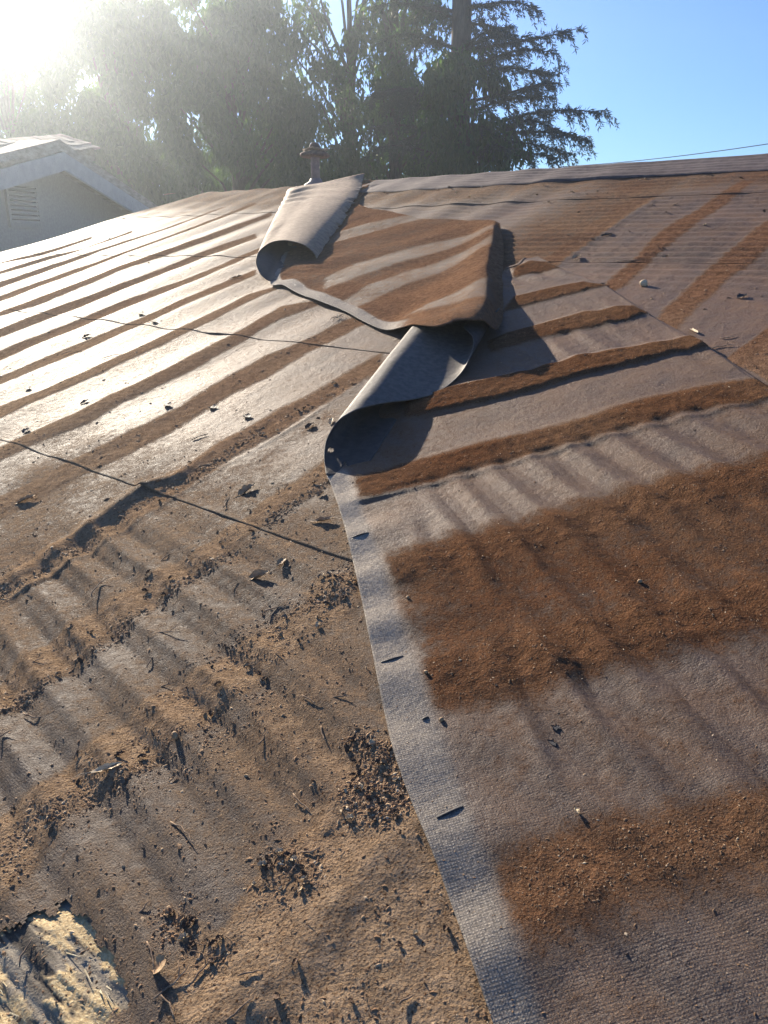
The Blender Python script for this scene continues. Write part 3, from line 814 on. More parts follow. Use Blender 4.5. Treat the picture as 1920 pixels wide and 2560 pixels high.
# dirt: bands across, clean between; clean selvage along the front
Pz = lambda l: pts([(560 + x * 0.5063, 380 + y * 0.5065) for x, y in l])
CLEAN = [(Pz([(500, 430), (700, 370), (860, 330), (1000, 310), (1000, 330), (860, 365), (680, 420), (510, 470)]), 0.015),
         (Pz([(500, 640), (640, 560), (900, 490), (1100, 440), (1340, 395), (1350, 420), (1100, 500), (860, 560), (640, 640), (500, 700)]), 0.02),
         (Pz([(560, 770), (700, 680), (900, 600), (1100, 540), (1330, 455), (1350, 490), (1120, 590), (900, 660), (740, 740), (640, 790)]), 0.02),
         (Pz([(900, 850), (1050, 800), (1200, 740), (1330, 690), (1340, 840), (1200, 860), (1000, 870)]), 0.03)]
du = 0.86 + 0.2 * fbm(aU * 3, bU * 3, 3, 164)
for poly, sf in CLEAN:
    du = du * (1 - 0.48 * pmask(poly, S_ + 0.02 * fbm(aU * 5, bU * 5, 2, 165), T_, sf))
front = (ud > 0.02) & True
sel = (1 - ss(0.05, 0.075, bb + 0.01 * fbm(aU * 8, bU * 3, 2, 166)))
sel = sel * (np.arange(nU)[:, None] < int(nU * 0.60)) * ss(0.25, 0.42, ud)
du = du * (1 - 0.9 * sel)
me = make_mesh('upper_panel', W(S_, T_, H_ + 0.002).reshape(-1, 3), grid_faces(nU, nV)[:, ::-1],
               attrs=dict(dirt=du.ravel(), tone=np.full(S_.size, 0.12), clean=(sel * 0.7).ravel(), weave=np.full(S_.size, 0.2)),
               uv=np.stack([aU.ravel(), bU.ravel()], 1))
o = link('upper_panel', me, M_felt, sheet); md = o.modifiers.new('thick', 'SOLIDIFY'); md.thickness = 0.002; md.offset = -1

# first curl, far up by the ridge ---------------------------------------
def coons(c0, c1, d0, d1):
    """c0,c1: v=0..1 at u=0 and u=1; d0,d1: along u at v=0 and v=1"""
    nv_, nu_ = len(c0), len(d0)
    v = np.linspace(0, 1, nv_)[:, None, None]; u = np.linspace(0, 1, nu_)[None, :, None]
    A = c0[:, None] * (1 - u) + c1[:, None] * u
    B = d0[None] * (1 - v) + d1[None] * v
    C = c0[0] * (1 - u) * (1 - v) + c1[0] * u * (1 - v) + c0[-1] * (1 - u) * v + c1[-1] * u * v
    return A + B - C


c0 = np.array([P3d(*p) for p in [(740, 700, 0.004), (700, 704, 0.005), (676, 704, 0.010), (660, 696, 0.026), (647, 680, 0.044), (640, 660, 0.058), (644, 638, 0.066), (656, 622, 0.072), (680, 607, 0.074), (710, 602, 0.078),
                                (740, 607, 0.072), (766, 617, 0.056), (784, 633, 0.032), (792, 648, 0.012)]])
c1 = np.array([[-3.96, 3.95, 0.004], [-4.10, 3.98, 0.006]] + [list(P3d(*p)) for p in [(722, 476, 0.030), (730, 470, 0.055), (760, 463, 0.058), (800, 457, 0.056), (850, 447, 0.058), (885, 440, 0.060), (911, 434, 0.055)]])
d0 = np.array([c0[0], c0[0] * 0.66 + c1[0] * 0.34, c0[0] * 0.33 + c1[0] * 0.67, c1[0]])
d1 = np.array([c0[-1]] + [P3d(*p) for p in [(815, 612, 0.012), (838, 578, 0.012), (858, 548, 0.012), (876, 518, 0.014), (892, 492, 0.018), (903, 466, 0.025), (908, 448, 0.038)]] + [c1[-1]])
nv_, nu_ = 150, 230
CU = coons(resample(c0, nv_), resample(c1, nv_), resample(d0, nu_), resample(d1, nu_))
uu = np.linspace(0, 1, nu_)[None, :]; vv = np.linspace(0, 1, nv_)[:, None]
# keep the roll plump along its length
CU[..., 2] += 0.018 * np.sin(uu * math.pi) * np.sin(vv * math.pi) ** 0.8
CU[..., 2] += (0.009 * np.sin((uu * 9 + 1.6 * vv + 0.8 * fbm(uu * 3, vv * 3, 2, 171)) * 2 * math.pi) * ss(0.35, 0.9, uu) * np.sin(vv * math.pi) * vn(uu * 6, vv * 5, 172)
               + 0.004 * fbm(uu * 6, vv * 4, 3, 173) * np.sin(vv * math.pi))
jag = (0.034 * fbm(uu * 55, uu * 0, 3, 174)) * ss(0.93, 1.0, vv) * np.sin(uu * math.pi)
CU[..., 0] += jag
me = make_mesh('curled_flap', W(CU[..., 0], CU[..., 1], CU[..., 2] + 0.002).reshape(-1, 3), grid_faces(nv_, nu_),
               attrs=dict(dirt=np.full(nv_ * nu_, 0.5), tone=np.full(nv_ * nu_, 0.7), clean=np.zeros(nv_ * nu_), weave=np.zeros(nv_ * nu_)),
               uv=np.stack([CU[..., 0].ravel(), CU[..., 1].ravel()], 1))
o = link('curled_flap', me, M_under if len(sheet.children) > 2 else M_under_shade, sheet); me.materials.append(M_inner); md = o.modifiers.new('thick', 'SOLIDIFY'); md.thickness = 0.0022; md.offset = 0; md.material_offset = 1


# slits cut by staples in the clean margin: a lifted lip, coloured black for the shadow in the cut
def slit(x0, y0, x1, y1):
    a = np.array(pt(x0, y0)); b_ = np.array(pt(x1, y1)); d = b_ - a; L = np.linalg.norm(d); d /= L; n_ = np.array([-d[1], d[0]])
    k = 9; vs = []; fs = []
    for i in range(k):
        u = i / (k - 1); p = a + d * L * u; hh = sheet_hfun(*p); lift = 0.0020 * math.sin(math.pi * u) + 0.0002
        for q, dz in ((n_ * 0.0030, 0.0006), (n_ * 0.0012, 0.0006 + lift * 0.8), (-n_ * 0.001, 0.0006 + lift), (-n_ * 0.0012, 0.0008)):
            vs.append(W(p[0] + q[0], p[1] + q[1], hh + dz))
    for i in range(k - 1):
        for j in range(3):
            e = i * 4 + j; fs.append((e, e + 1, e + 5, e + 4))
    poly_mesh('slit', vs, fs, M_black, sheet, True)


for q in ((884, 1358, 925, 1345), (955, 1668, 1010, 1648), (1097, 2066, 1162, 2034), (1058, 1812, 1075, 1806), (835, 745, 868, 733)):
    if q[1] > 1000: slit(*q)



# ------------------------------------------------------------------ vent pipe
def lathe(profile, n=20, wob=0.0, seed=0):
    r = np.random.RandomState(seed); vs = []; fs = []
    for rr_, z in profile:
        for k in range(n):
            a = 2 * math.pi * k / n; q = rr_ * (1 + wob * r.uniform(-1, 1))
            vs.append((q * math.cos(a), q * math.sin(a), z + wob * 0.3 * rr_ * r.uniform(-1, 1)))
    for i in range(len(profile) - 1):
        for k in range(n):
            k2 = (k + 1) % n; fs.append((i * n + k, i * n + k2, (i + 1) * n + k2, (i + 1) * n + k))
    fs.append(tuple(range(n - 1, -1, -1))); fs.append(tuple((len(profile) - 1) * n + k for k in range(n)))
    return vs, fs


def lathe_obj(name, prof, mat, parent, loc=(0, 0, 0), **kw):
    vs, fs = lathe(prof, **kw)
    me = bpy.data.meshes.new(name); me.from_pydata(vs, [], fs); me.update()
    for p in me.polygons: p.use_smooth = len(p.vertices) == 4
    o_ = link(name, me, mat, parent); o_.location = loc; return o_


M_pipe = simple('rusty_iron', (0.14, 0.11, 0.12), (0.22, 0.17, 0.17), 30, 0.6, 0.5, 0.3, 0.002)
M_cap = simple('rusty_cap', (0.09, 0.055, 0.045), (0.16, 0.10, 0.075), 40, 0.8, 0.3, 0.7, 0.006)
M_rope = simple('rope_fibre', (0.20, 0.14, 0.09), (0.30, 0.22, 0.14), 120, 0.9, 0.2, 0.6, 0.004)
pb = far(789, 450, 5.98); pb[2] -= 0.06
vent = thing('vent_pipe', 'rusty plumbing vent pipe with a domed cap behind the ridge', 'vent pipe', tuple(pb))
lathe_obj('pipe', [(0.030, 0), (0.030, 0.20), (0.031, 0.215)], M_pipe, vent)
lathe_obj('pipe_flashing', [(0.085, -0.02), (0.08, 0.03), (0.045, 0.05), (0.036, 0.07)], M_pipe, vent)
lathe_obj('cap', [(0.092, 0.202), (0.103, 0.210), (0.102, 0.222), (0.080, 0.238), (0.045, 0.246), (0.040, 0.264), (0.034, 0.282), (0.022, 0.294), (0.004, 0.298)], M_cap, vent, wob=0.06, seed=3)
vs, fs = [], []
for i in range(48):
    a = 2 * math.pi * i / 48; R_ = 0.075 + 0.006 * math.sin(5 * a); zc = 0.249 + 0.006 * math.sin(3 * a)
    for k in range(6):
        b_ = 2 * math.pi * k / 6 + i * 0.8; rr_ = 0.0085 + 0.002 * math.cos(3 * b_)
        vs.append(((R_ + rr_ * math.cos(b_)) * math.cos(a), (R_ + rr_ * math.cos(b_)) * math.sin(a), zc + rr_ * math.sin(b_)))
for i in range(48):
    for k in range(6):
        fs.append((i * 6 + k, ((i + 1) % 48) * 6 + k, ((i + 1) % 48) * 6 + (k + 1) % 6, i * 6 + (k + 1) % 6))
poly_mesh('rope', vs, fs, M_rope, vent, True)


# ------------------------------------------------------------------ tubes
def tube(path, radii, n=6, vs=None, fs=None):
    vs = [] if vs is None else vs; fs = [] if fs is None else fs
    path = [np.asarray(p, float) for p in path]; k0 = len(vs)
    for i, p in enumerate(path):
        d = path[min(i + 1, len(path) - 1)] - path[max(i - 1, 0)]; d = d / (np.linalg.norm(d) + 1e-9)
        ref = np.array([0, 0, 1.0]) if abs(d[2]) < 0.9 else np.array([1.0, 0, 0])
        x = np.cross(ref, d); x /= np.linalg.norm(x); y = np.cross(d, x)
        for k in range(n):
            a = 2 * math.pi * k / n
            vs.append(tuple(p + radii[i] * (math.cos(a) * x + math.sin(a) * y)))
    for i in range(len(path) - 1):
        for k in range(n):
            k2 = (k + 1) % n; fs.append((k0 + i * n + k, k0 + i * n + k2, k0 + (i + 1) * n + k2, k0 + (i + 1) * n + k))
    fs.append(tuple(k0 + k for k in range(n - 1, -1, -1))); e = k0 + (len(path) - 1) * n; fs.append(tuple(e + k for k in range(n)))
    return vs, fs


# ------------------------------------------------------------------ trees
M_bark = simple('tree_bark', (0.055, 0.045, 0.038), (0.11, 0.09, 0.075), 14, 0.9, 0.2, 0.8, 0.02, (1, 1, 0.3))


def leaf_mat(name, c1, c2, tr, amt):
    b = NB(name); oi = b.attr('tint')
    col = b.mix(oi, rgb(*c1), rgb(*c2))
    p = b.pbr(col, 0.55, 0.35)
    t_ = b.node('ShaderNodeBsdfTranslucent'); b.put(t_.inputs[0], b.mix(oi, rgb(*tr), rgb(tr[0] * 1.9, tr[1] * 1.6, tr[2])))
    mx = b.node('ShaderNodeMixShader'); mx.inputs[0].default_value = amt
    b.t.links.new(p.outputs[0], mx.inputs[1]); b.t.links.new(t_.outputs[0], mx.inputs[2]); b.t.links.new(mx.outputs[0], b.out.inputs[0])
    return b.m


M_broad = leaf_mat('broad_leaf', (0.030, 0.062, 0.026), (0.055, 0.105, 0.035), (0.07, 0.15, 0.035), 0.45)
M_needle = leaf_mat('conifer_needle', (0.035, 0.050, 0.038), (0.055, 0.075, 0.05), (0.05, 0.08, 0.04), 0.2)


def leaf_cloud(name, pos, direc, length, width, r, mat, parent, tint=None, kind=None):
    """one bent diamond per leaf: pos (n,3), direc (n,3)"""
    n_ = len(pos); d = direc / (np.linalg.norm(direc, axis=1, keepdims=True) + 1e-9)
    rv = r.normal(size=(n_, 3)); sd = np.cross(d, rv); sd /= (np.linalg.norm(sd, axis=1, keepdims=True) + 1e-9)
    nn = np.cross(sd, d)
    L = length[:, None]; Wd = width[:, None]
    a = pos; b_ = pos + d * L * 0.4 + sd * Wd * 0.5 + nn * L * 0.05; c = pos + d * L - nn * L * 0.10; e = pos + d * L * 0.4 - sd * Wd * 0.5 + nn * L * 0.05
    V = np.stack([a, b_, c, e], 1).reshape(-1, 3)
    i = np.arange(n_) * 4
    Fc = np.concatenate([np.stack([i, i + 1, i + 2], 1), np.stack([i, i + 2, i + 3], 1)])
    tt_ = np.repeat(tint if tint is not None else r.rand(n_), 4)
    me_ = make_mesh(name, V, Fc, attrs=dict(tint=tt_), smooth=False)
    return link(name, me_, mat, parent, kind)


def broadleaf(label, px, dist, base_w, top_el, low_z, nclump, nleaf, seed, lean=0.0, gap=None, group='broadleaf trees behind the ridge', bright=0.0, big=1.0):
    r = np.random.RandomState(seed)
    c = far(px, 613, dist); x0, y0 = c[0], c[1]
    top = CAMZ + top_el
    root = thing('broadleaf_tree', label, 'tree', (x0, y0, 0), group)
    H0 = top
    vs, fs = [], []
    # trunk
    tp = [np.array([0, 0, 0]), np.array([0.1, 0.05, H0 * 0.3]), np.array([lean * 0.5, 0.1, H0 * 0.6]), np.array([lean, 0.1, H0 * 0.9])]
    tube(tp, [0.20, 0.16, 0.11, 0.03], 8, vs, fs)
    cl = []
    while len(cl) < nclump:
        z = r.uniform(low_z, H0 - 0.25)
        f = (z - low_z) / (H0 - low_z)
        R_ = base_w * (0.55 + 0.6 * math.sin(math.pi * min(1, f * 0.9 + 0.1))) * (0.75 + 0.5 * vn(seed + f * 4.0, seed * 1.3, 3))
        a = r.uniform(0, 2 * math.pi); q = R_ * math.sqrt(r.uniform(0.05, 1))
        p = np.array([lean * f + q * math.cos(a), q * math.sin(a) * 0.8, z])
        wp = p + np.array([x0, y0, 0])
        if gap is not None and gap(wp): continue
        cl.append(p)
    tube_n = 0
    for p in cl:
        if r.rand() < 0.4:
            f = p[2] / H0 * 0.75
            b0 = np.array([lean * f, 0.05, p[2] * 0.78]); mid = (b0 + p) / 2 + r.normal(0, 0.1, 3) + np.array([0, 0, 0.12])
            tube([b0, mid, p], [0.045, 0.025, 0.008], 5, vs, fs); tube_n += 1
    poly_mesh('trunk', vs, fs, M_bark, root, True)
    cl = np.array(cl)
    idx = r.randint(0, len(cl), nleaf)
    rad = r.uniform(0.22, 0.55, len(cl))[idx]
    offs = r.normal(size=(nleaf, 3)); offs /= np.linalg.norm(offs, axis=1, keepdims=True); offs *= (rad * r.rand(nleaf) ** 0.45)[:, None]
    offs[:, 2] *= 0.85
    pos = cl[idx] + offs
    keep = pos[:, 2] < H0 + 0.1
    if gap is not None:
        keep &= ~np.array([gap(q + np.array([x0, y0, 0])) for q in pos])
    pos = pos[keep]; n_ = len(pos)
    dr = r.normal(0, 0.5, (n_, 3)); dr[:, 2] -= 1.1
    leaf_cloud('crown', pos, dr, big * r.uniform(0.09, 0.17, n_), big * r.uniform(0.035, 0.062, n_), r, M_broad, root, np.clip(r.rand(n_) * 0.7 + bright, 0, 1))
    return root


def sungap(p):
    """open air where the low sun comes past the crowns"""
    q = p - CAM; z = q @ FW
    X_ = 960 + F * (q @ EX) / z; Y_ = 1280 - F * (q @ UP) / z
    return X_ < 60 + 30 * math.sin(Y_ * 0.03) and Y_ < 60


broadleaf('hazy tree at far left above the neighbouring house roof', 60, 21, 1.9, 4.6, 1.6, 150, 40000, 11, gap=sungap)
broadleaf('dense tree in the sun glare, right of the neighbouring gable', 330, 19.5, 2.0, 5.0, 1.2, 210, 44000, 12, gap=sungap, big=1.35)
broadleaf('dense tree left of the vent pipe', 600, 18.5, 1.9, 5.0, 1.2, 200, 46000, 13, big=1.3)
broadleaf('drooping leafy tree just right of the vent pipe', 880, 18, 1.6, 6.0, 1.2, 170, 36000, 14)
broadleaf('drooping leafy tree just left of the conifer trunk', 985, 16.5, 0.95, 6.5, 1.5, 90, 21000, 15, bright=0.05)
broadleaf('leafy sapling in front of the conifer trunk', 1160, 13.6, 0.75, 2.95, 1.5, 70, 17000, 16, bright=0.1)
broadleaf('pale yellow green shrub seen through the gap beside the conifer trunk', 1060, 20.5, 0.7, 3.6, 1.0, 40, 9000, 17, bright=0.6)
broadleaf('low dark tree filling in below the glare at left', 210, 24, 2.6, 3.2, 0.8, 170, 60000, 18)
broadleaf('low dark tree behind the vent pipe and ridge', 640, 23, 2.4, 3.3, 0.8, 170, 60000, 19)


def conifer(px, dist):
    r = np.random.RandomState(21)
    c = far(px, 613, dist); x0, y0 = c[0], c[1]
    root = thing('conifer_tree', 'tall conifer with a straight trunk and long feathery drooping boughs', 'tree', (x0, y0, 0))
    vs, fs = [], []
    tube([(0, 0, 0), (0.02, 0, 4), (0.03, 0, 7), (0.0, 0, 10), (0, 0, 13)], [0.24, 0.18, 0.155, 0.12, 0.03], 12, vs, fs)
    poly_mesh('trunk', vs, fs, M_bark, root, True)
    # boughs: image anchored main ones to the right, then random ones
    boughs = []
    def at_px(x, y, dy=0.0):
        q = far(x, y, dist + dy); return q - np.array([x0, y0, 0])
    main = [((1140, 345), (1300, 290), (1420, 275), (1528, 285)), ((1140, 130), (1260, 110), (1380, 88), (1455, 68)), ((1140, 215), (1250, 170), (1380, 185), (1385, 172)),
            ((1140, 260), (1260, 235), (1330, 215), (1400, 205)), ((1140, 380), (1270, 335), (1370, 330), (1480, 350)), ((1140, 30), (1220, 10), (1290, 5), (1340, 25)),
            ((1140, 300), (1240, 255), (1330, 240), (1390, 245)), ((1140, 70), (1200, 60), (1250, 70), (1285, 62)), ((1140, 400), (1250, 385), (1350, 385), (1395, 400)),
            ((1135, 120), (1080, 100), (1050, 105), (1040, 115)), ((1135, 240), (1080, 225), (1040, 235), (1020, 250)), ((1135, 30), (1080, 15), (1050, 30), (1030, 60)),
            ((1135, 340), (1070, 330), (1020, 345), (990, 360)), ((1140, 330), (1230, 330), (1320, 300), (1400, 330)), ((1140, 180), (1220, 150), (1300, 125), (1385, 130)), ((1140, 365), (1220, 350), (1330, 360), (1430, 385))]
    for m in main:
        dp = r.uniform(-0.5, 0.5)
        pts_ = [at_px(x, y, dp * k / 3) for k, (x, y) in enumerate(m)]
        boughs.append((pts_, 1.0))
    for k in range(46):
        z = r.uniform(3.2, 11.5); a = r.uniform(0, 2 * math.pi); L = max(0.7, 2.3 - (z - 4) * 0.16) * r.uniform(0.6, 1)
        if math.cos(a) > 0.2 and z > 4.6: L *= 0.55
        e = np.array([math.cos(a), math.sin(a), 0])
        p0 = np.array([0.02, 0, z])
        boughs.append(([p0, p0 + e * L * 0.35 + [0, 0, 0.14], p0 + e * L * 0.7 + [0, 0, 0.2], p0 + e * L + [0, 0, 0.12]], 0.8))
    vs, fs = [], []; lp, ld = [], []
    for bp, k_ in boughs:
        P_ = resample(np.array(bp), 26)
        L = np.linalg.norm(np.diff(P_, axis=0), axis=1).sum()
        tube(P_[::3], list(np.linspace(0.030, 0.006, len(P_[::3]))), 5, vs, fs)
        nt_ = int(L * 32)
        for j in range(nt_):
            u = r.uniform(0.08, 1.0); i0 = int(u * 25); p = P_[min(i0, 25)]
            dirb = P_[min(i0 + 1, 25)] - P_[max(i0 - 1, 0)]; dirb /= np.linalg.norm(dirb)
            side = np.cross(dirb, [0, 0, 1.0]); side /= (np.linalg.norm(side) + 1e-9); sg = r.choice([-1, 1])
            tl_ = r.uniform(0.12, 0.55) * (1.1 - 0.55 * u) * (1.15 if k_ == 1 else 0.9)
            d0_ = dirb * 0.75 + side * sg * r.uniform(0.15, 0.8) + np.array([0, 0, r.uniform(-0.35, 0.35)])
            q0 = p; q1 = p + d0_ * tl_ * 0.5; q2 = q1 + (d0_ * 0.6 + np.array([0, 0, -1.05])) * tl_ * 0.5
            if j % 3 == 0: tube([q0, q1, q2], [0.004, 0.003, 0.0015], 3, vs, fs)
            nl = int(tl_ / 0.010)
            w_ = r.rand(nl); base_ = np.where((w_ < 0.5)[:, None], q0 + (q1 - q0) * (w_ * 2)[:, None], q1 + (q2 - q1) * ((w_ - 0.5) * 2)[:, None])
            lp.append(base_); ld.append(d0_ * 0.6 + r.normal(0, 0.45, (nl, 3)) + np.array([0, 0, -0.35]))
    poly_mesh('boughs', vs, fs, M_bark, root, True)
    lp = np.vstack(lp); ld = np.vstack(ld); n_ = len(lp)
    leaf_cloud('crown', lp, ld, r.uniform(0.05, 0.10, n_), r.uniform(0.011, 0.020, n_), r, M_needle, root)
    # bare hanging twigs on the lowest right bough
    return root


conifer(1135, 14.0)

# ------------------------------------------------------------------ neighbouring house with a gable
def neighbour():
    A = far(153, 386, 9.5)                       # top of the gable
    wd = np.array([0.198, 0.98, 0]); wd /= np.linalg.norm(wd)
    nrm = np.array([wd[1], -wd[0], 0])           # faces right/us
    if nrm @ (CAM - A) < 0: nrm = -nrm
    A = A - nrm * 0.34

    def onwall(x, y, off=0.0):
        d = ray(x, y); k = ((A + nrm * off - CAM) @ nrm) / (d @ nrm); return CAM + d * k
    Rr_ = onwall(372, 528, 0.34); Ll_ = onwall(0, 428, 0.34)
    A_ = A + nrm * 0.34
    pr = (A_[2] - Rr_[2]) / np.linalg.norm((Rr_ - A_)[:2]); pl = (A_[2] - Ll_[2]) / np.linalg.norm((Ll_ - A_)[:2])
    half = 3.4
    root = thing('neighbour_house', 'shaded neighbouring house with louvred gable and white barge boards', 'house', (A[0], A[1], 0))
    o0 = np.array([A[0], A[1], 0])
    E1 = A + wd * half - np.array([0, 0, pr * half]); E0 = A - wd * half - np.array([0, 0, pl * half])
    bk = -nrm * 7
    lo = lambda p, z: np.array([p[0], p[1], z])
    I = nrm * -0.0
    V = [A, E1, lo(E1, 0), lo(E0, 0), E0]; V = [v - o0 for v in V] + [v - o0 + bk for v in V]
    poly_mesh('wall', V, [(0, 4, 3, 2, 1), (5, 6, 7, 8, 9), (0, 1, 6, 5), (0, 5, 9, 4), (1, 2, 7, 6), (4, 9, 8, 3)], M_wall, root)
    # roof slabs overhang 0.35 m towards us
    fr = nrm * 0.34
    def slab(P0, P1, name):
        d = (P1 - P0) * 1.08
        u = np.array([0, 0, 0.11])
        q = [P0 + fr, P0 + d + fr, P0 + d + bk, P0 + bk]; q = [v + np.array([0, 0, 0.03]) for v in q]; q = q + [v + u for v in q]
        return poly_mesh(name, [v - o0 for v in q], [(0, 3, 2, 1), (4, 5, 6, 7), (0, 1, 5, 4), (1, 2, 6, 5), (2, 3, 7, 6), (3, 0, 4, 7)], M_shk, root)
    slab(A, E1, 'roof_slope'); slab(A, E0, 'roof_slope')
    # barge boards
    for E in (E1, E0):
        d = (E - A) * 1.08; z = np.array([0, 0, -0.17]); t_ = nrm * 0.03; f2 = fr + nrm * 0.004
        q = [A + f2, A + d + f2, A + d + f2 + z, A + f2 + z]; q = [v + np.array([0, 0, 0.02]) for v in q]; q = q + [v + t_ for v in q]
        poly_mesh('barge_board', [v - o0 for v in q], [(0, 3, 2, 1), (4, 5, 6, 7), (0, 1, 5, 4), (1, 2, 6, 5), (2, 3, 7, 6), (3, 0, 4, 7)], M_trim, root)
    # louvre
    c = [onwall(12, 462), onwall(84, 470), onwall(86, 562), onwall(18, 556)]
    xa = (c[0] - A) @ wd; xb = (c[1] - A) @ wd; zt = (c[0][2] + c[1][2]) / 2; zb = (c[2][2] + c[3][2]) / 2

    def bx(name, x0, x1, z0, z1, n0, n1, mat, par, tilt=0.0):
        vs_ = []
        for nn_ in (n0, n1):
            for (x, z) in ((x0, z0), (x1, z0), (x1, z1), (x0, z1)):
                vs_.append(A + wd * x + nrm * (nn_ + tilt * (z - z0)) + np.array([0, 0, z - A[2]]) - o0)
        return poly_mesh(name, vs_, [(0, 3, 2, 1), (4, 5, 6, 7), (0, 1, 5, 4), (1, 2, 6, 5), (2, 3, 7, 6), (3, 0, 4, 7)], mat, par)
    lv = bx('louvre_vent', xa, xb, zb, zt, 0.002, 0.006, M_dark, root)
    fw_ = 0.035
    for q in ((xa - fw_, xa, zb - fw_, zt + fw_), (xb, xb + fw_, zb - fw_, zt + fw_), (xa, xb, zt, zt + fw_), (xa, xb, zb - fw_, zb)):
        bx('frame', q[0], q[1], q[2], q[3], 0.001, 0.03, M_wall, lv)
    ns = 8
    for k in range(ns):
        z0 = zb + (zt - zb) * k / ns
        bx('louvre_slat', xa, xb, z0, z0 + (zt - zb) / ns * 0.72, 0.026, 0.034, M_wall, lv, tilt=-0.35)
    return A, wd, nrm, root, o0


M_shk = simple('cedar_shake', (0.20, 0.17, 0.14), (0.34, 0.30, 0.25), 8, 0.85, 0.3, 0.8, 0.02, (1, 1, 3))
M_dark = simple('dark_recess', (0.02, 0.02, 0.02), (0.03, 0.03, 0.03), 5, 0.9, 0.1)
A, wd, nrm, nroot, o0 = neighbour()
# upper roof tier with shakes, seen edge-on behind the gable peak
def shakes():
    R = np.random.RandomState(9)
    # rises behind the peak: slope facing left and up
    P0 = far(148, 341, 11.0); P1 = far(-160, 372, 8.6); P2 = far(-120, 395, 8.3); 
    u = (P1 - P0); up_ = np.array([0, 0, 1.0])
    side = np.cross(u / np.linalg.norm(u), up_); side /= np.linalg.norm(side)
    if side @ (CAM - P0) < 0: side = -side
    dwn = side * 0.95 + np.array([0, 0, -0.30]); L = np.linalg.norm(u); un = u / L
    q = [P0, P1, P1 + dwn * 0.42, P0 + dwn * 0.42]; q2 = [v - np.array([0, 0, 0.14]) for v in q]
    poly_mesh('upper_roof', [v - o0 for v in q + q2], [(0, 1, 2, 3), (4, 7, 6, 5), (0, 4, 5, 1), (1, 5, 6, 2), (2, 6, 7, 3), (3, 7, 4, 0)], M_shk, nroot)
    base_me = None
    for row in range(4):
        x = 0.0; 
        while x < L - 0.05:
            wdt = R.uniform(0.10, 0.2); dd_ = dwn * (0.02 + row * 0.11)
            p = P0 + un * x + dd_ + up_ * (0.012 + R.uniform(0, 0.01))
            a_ = un * (wdt - 0.008); b_ = dwn / np.linalg.norm(dwn) * 0.15; c_ = np.array([0, 0, 0.018]); lift = up_ * R.uniform(0.0, 0.014)
            v = [p, p + a_, p + a_ + b_ + lift, p + b_ + lift]; v = v + [k + c_ for k in v]
            poly_mesh('shake', [k - o0 for k in v], [(0, 3, 2, 1), (4, 5, 6, 7), (0, 1, 5, 4), (1, 2, 6, 5), (2, 3, 7, 6), (3, 0, 4, 7)], M_shk, nroot)
            x += wdt


shakes()

# ------------------------------------------------------------------ ground
M_ground = simple('dry_ground', (0.10, 0.085, 0.06), (0.16, 0.14, 0.09), 0.7, 0.95, 0.1, 0.5, 0.05)
gme = make_mesh('ground', [(-600, -600, 0), (600, -600, 0), (600, 600, 0), (-600, 600, 0)], [(0, 1, 2, 3)], smooth=False)
g_ = link('ground', gme, M_ground); g_['kind'] = 'structure'

# ------------------------------------------------------------------ wire beyond the ridge
wa = far(1380, 418, 22); wb = far(2300, 295, 16)
pth = []
for k in range(25):
    u = k / 24; p = wa * (1 - u) + wb * u; p = p - np.array([0, 0, 0.9 * u * (1 - u) * 0.5]); pth.append(p)
M_wire = simple('cable_black', (0.02, 0.02, 0.02), (0.03, 0.03, 0.03), 5, 0.6, 0.3)
vs, fs = tube(pth, [0.008] * 25, 5)
o = poly_mesh('overhead_wire', vs, fs, M_wire, None, True)
o['label'] = 'thin overhead wire crossing the blue sky beyond the ridge'; o['category'] = 'wire'

# ------------------------------------------------------------------ debris
def surf_h(s, t):
    a, b_ = strip_ab(s, t)
    sd = inside_strip(s, t)
    if sd: return sheet_hfun(s, t)
    return float(roof_h(np.array([s]), np.array([t]))[0])


STRIPPOLY = np.vstack([Lr[::40], Rr[::-40]])


def inside_strip(s, t):
    return sdpoly(STRIPPOLY, np.array([s]), np.array([t]))[0] < 0.0


B3 = np.array([S, T, N]).T      # roof axes as columns


def roof_matrix(s, t, h, ang, scale=1.0, tilt=0.0):
    from mathutils import Matrix
    p = O + s * S + t * T + h * N
    ca, sa = math.cos(ang), math.sin(ang)
    x = (ca * S + sa * T); y = (-sa * S + ca * T); z = N
    ct, st_ = math.cos(tilt), math.sin(tilt)
    x2 = ct * x + st_ * z; z2 = -st_ * x + ct * z
    return Matrix(((x2[0] * scale, y[0] * scale, z2[0] * scale, p[0]), (x2[1] * scale, y[1] * scale, z2[1] * scale, p[1]), (x2[2] * scale, y[2] * scale, z2[2] * scale, p[2]), (0, 0, 0, 1)))


def twig_mesh(L, rad, bend, seed, fork=False):
    r = np.random.RandomState(seed); n_ = 7; P_ = []
    for i in range(n_):
        u = i / (n_ - 1) - 0.5
        P_.append((u * L, bend * L * (0.25 - u * u) * 1.6 + r.normal(0, L * 0.018), rad + abs(r.normal(0, rad * 0.6)) + 0.0008))
    vs, fs = tube(P_, [rad * q for q in (0.7, 1, 0.95, 0.85, 0.8, 0.6, 0.35)], 5)
    if fork:
        b0 = np.array(P_[4]); tube([b0, b0 + np.array([L * 0.12, L * 0.13, 0.003]), b0 + np.array([L * 0.2, L * 0.28, 0.005])], [rad * 0.6, rad * 0.5, rad * 0.25], 4, vs, fs)
    me_ = bpy.data.meshes.new('twig'); me_.from_pydata(vs, [], fs); me_.update()
    for p in me_.polygons: p.use_smooth = True
    return me_


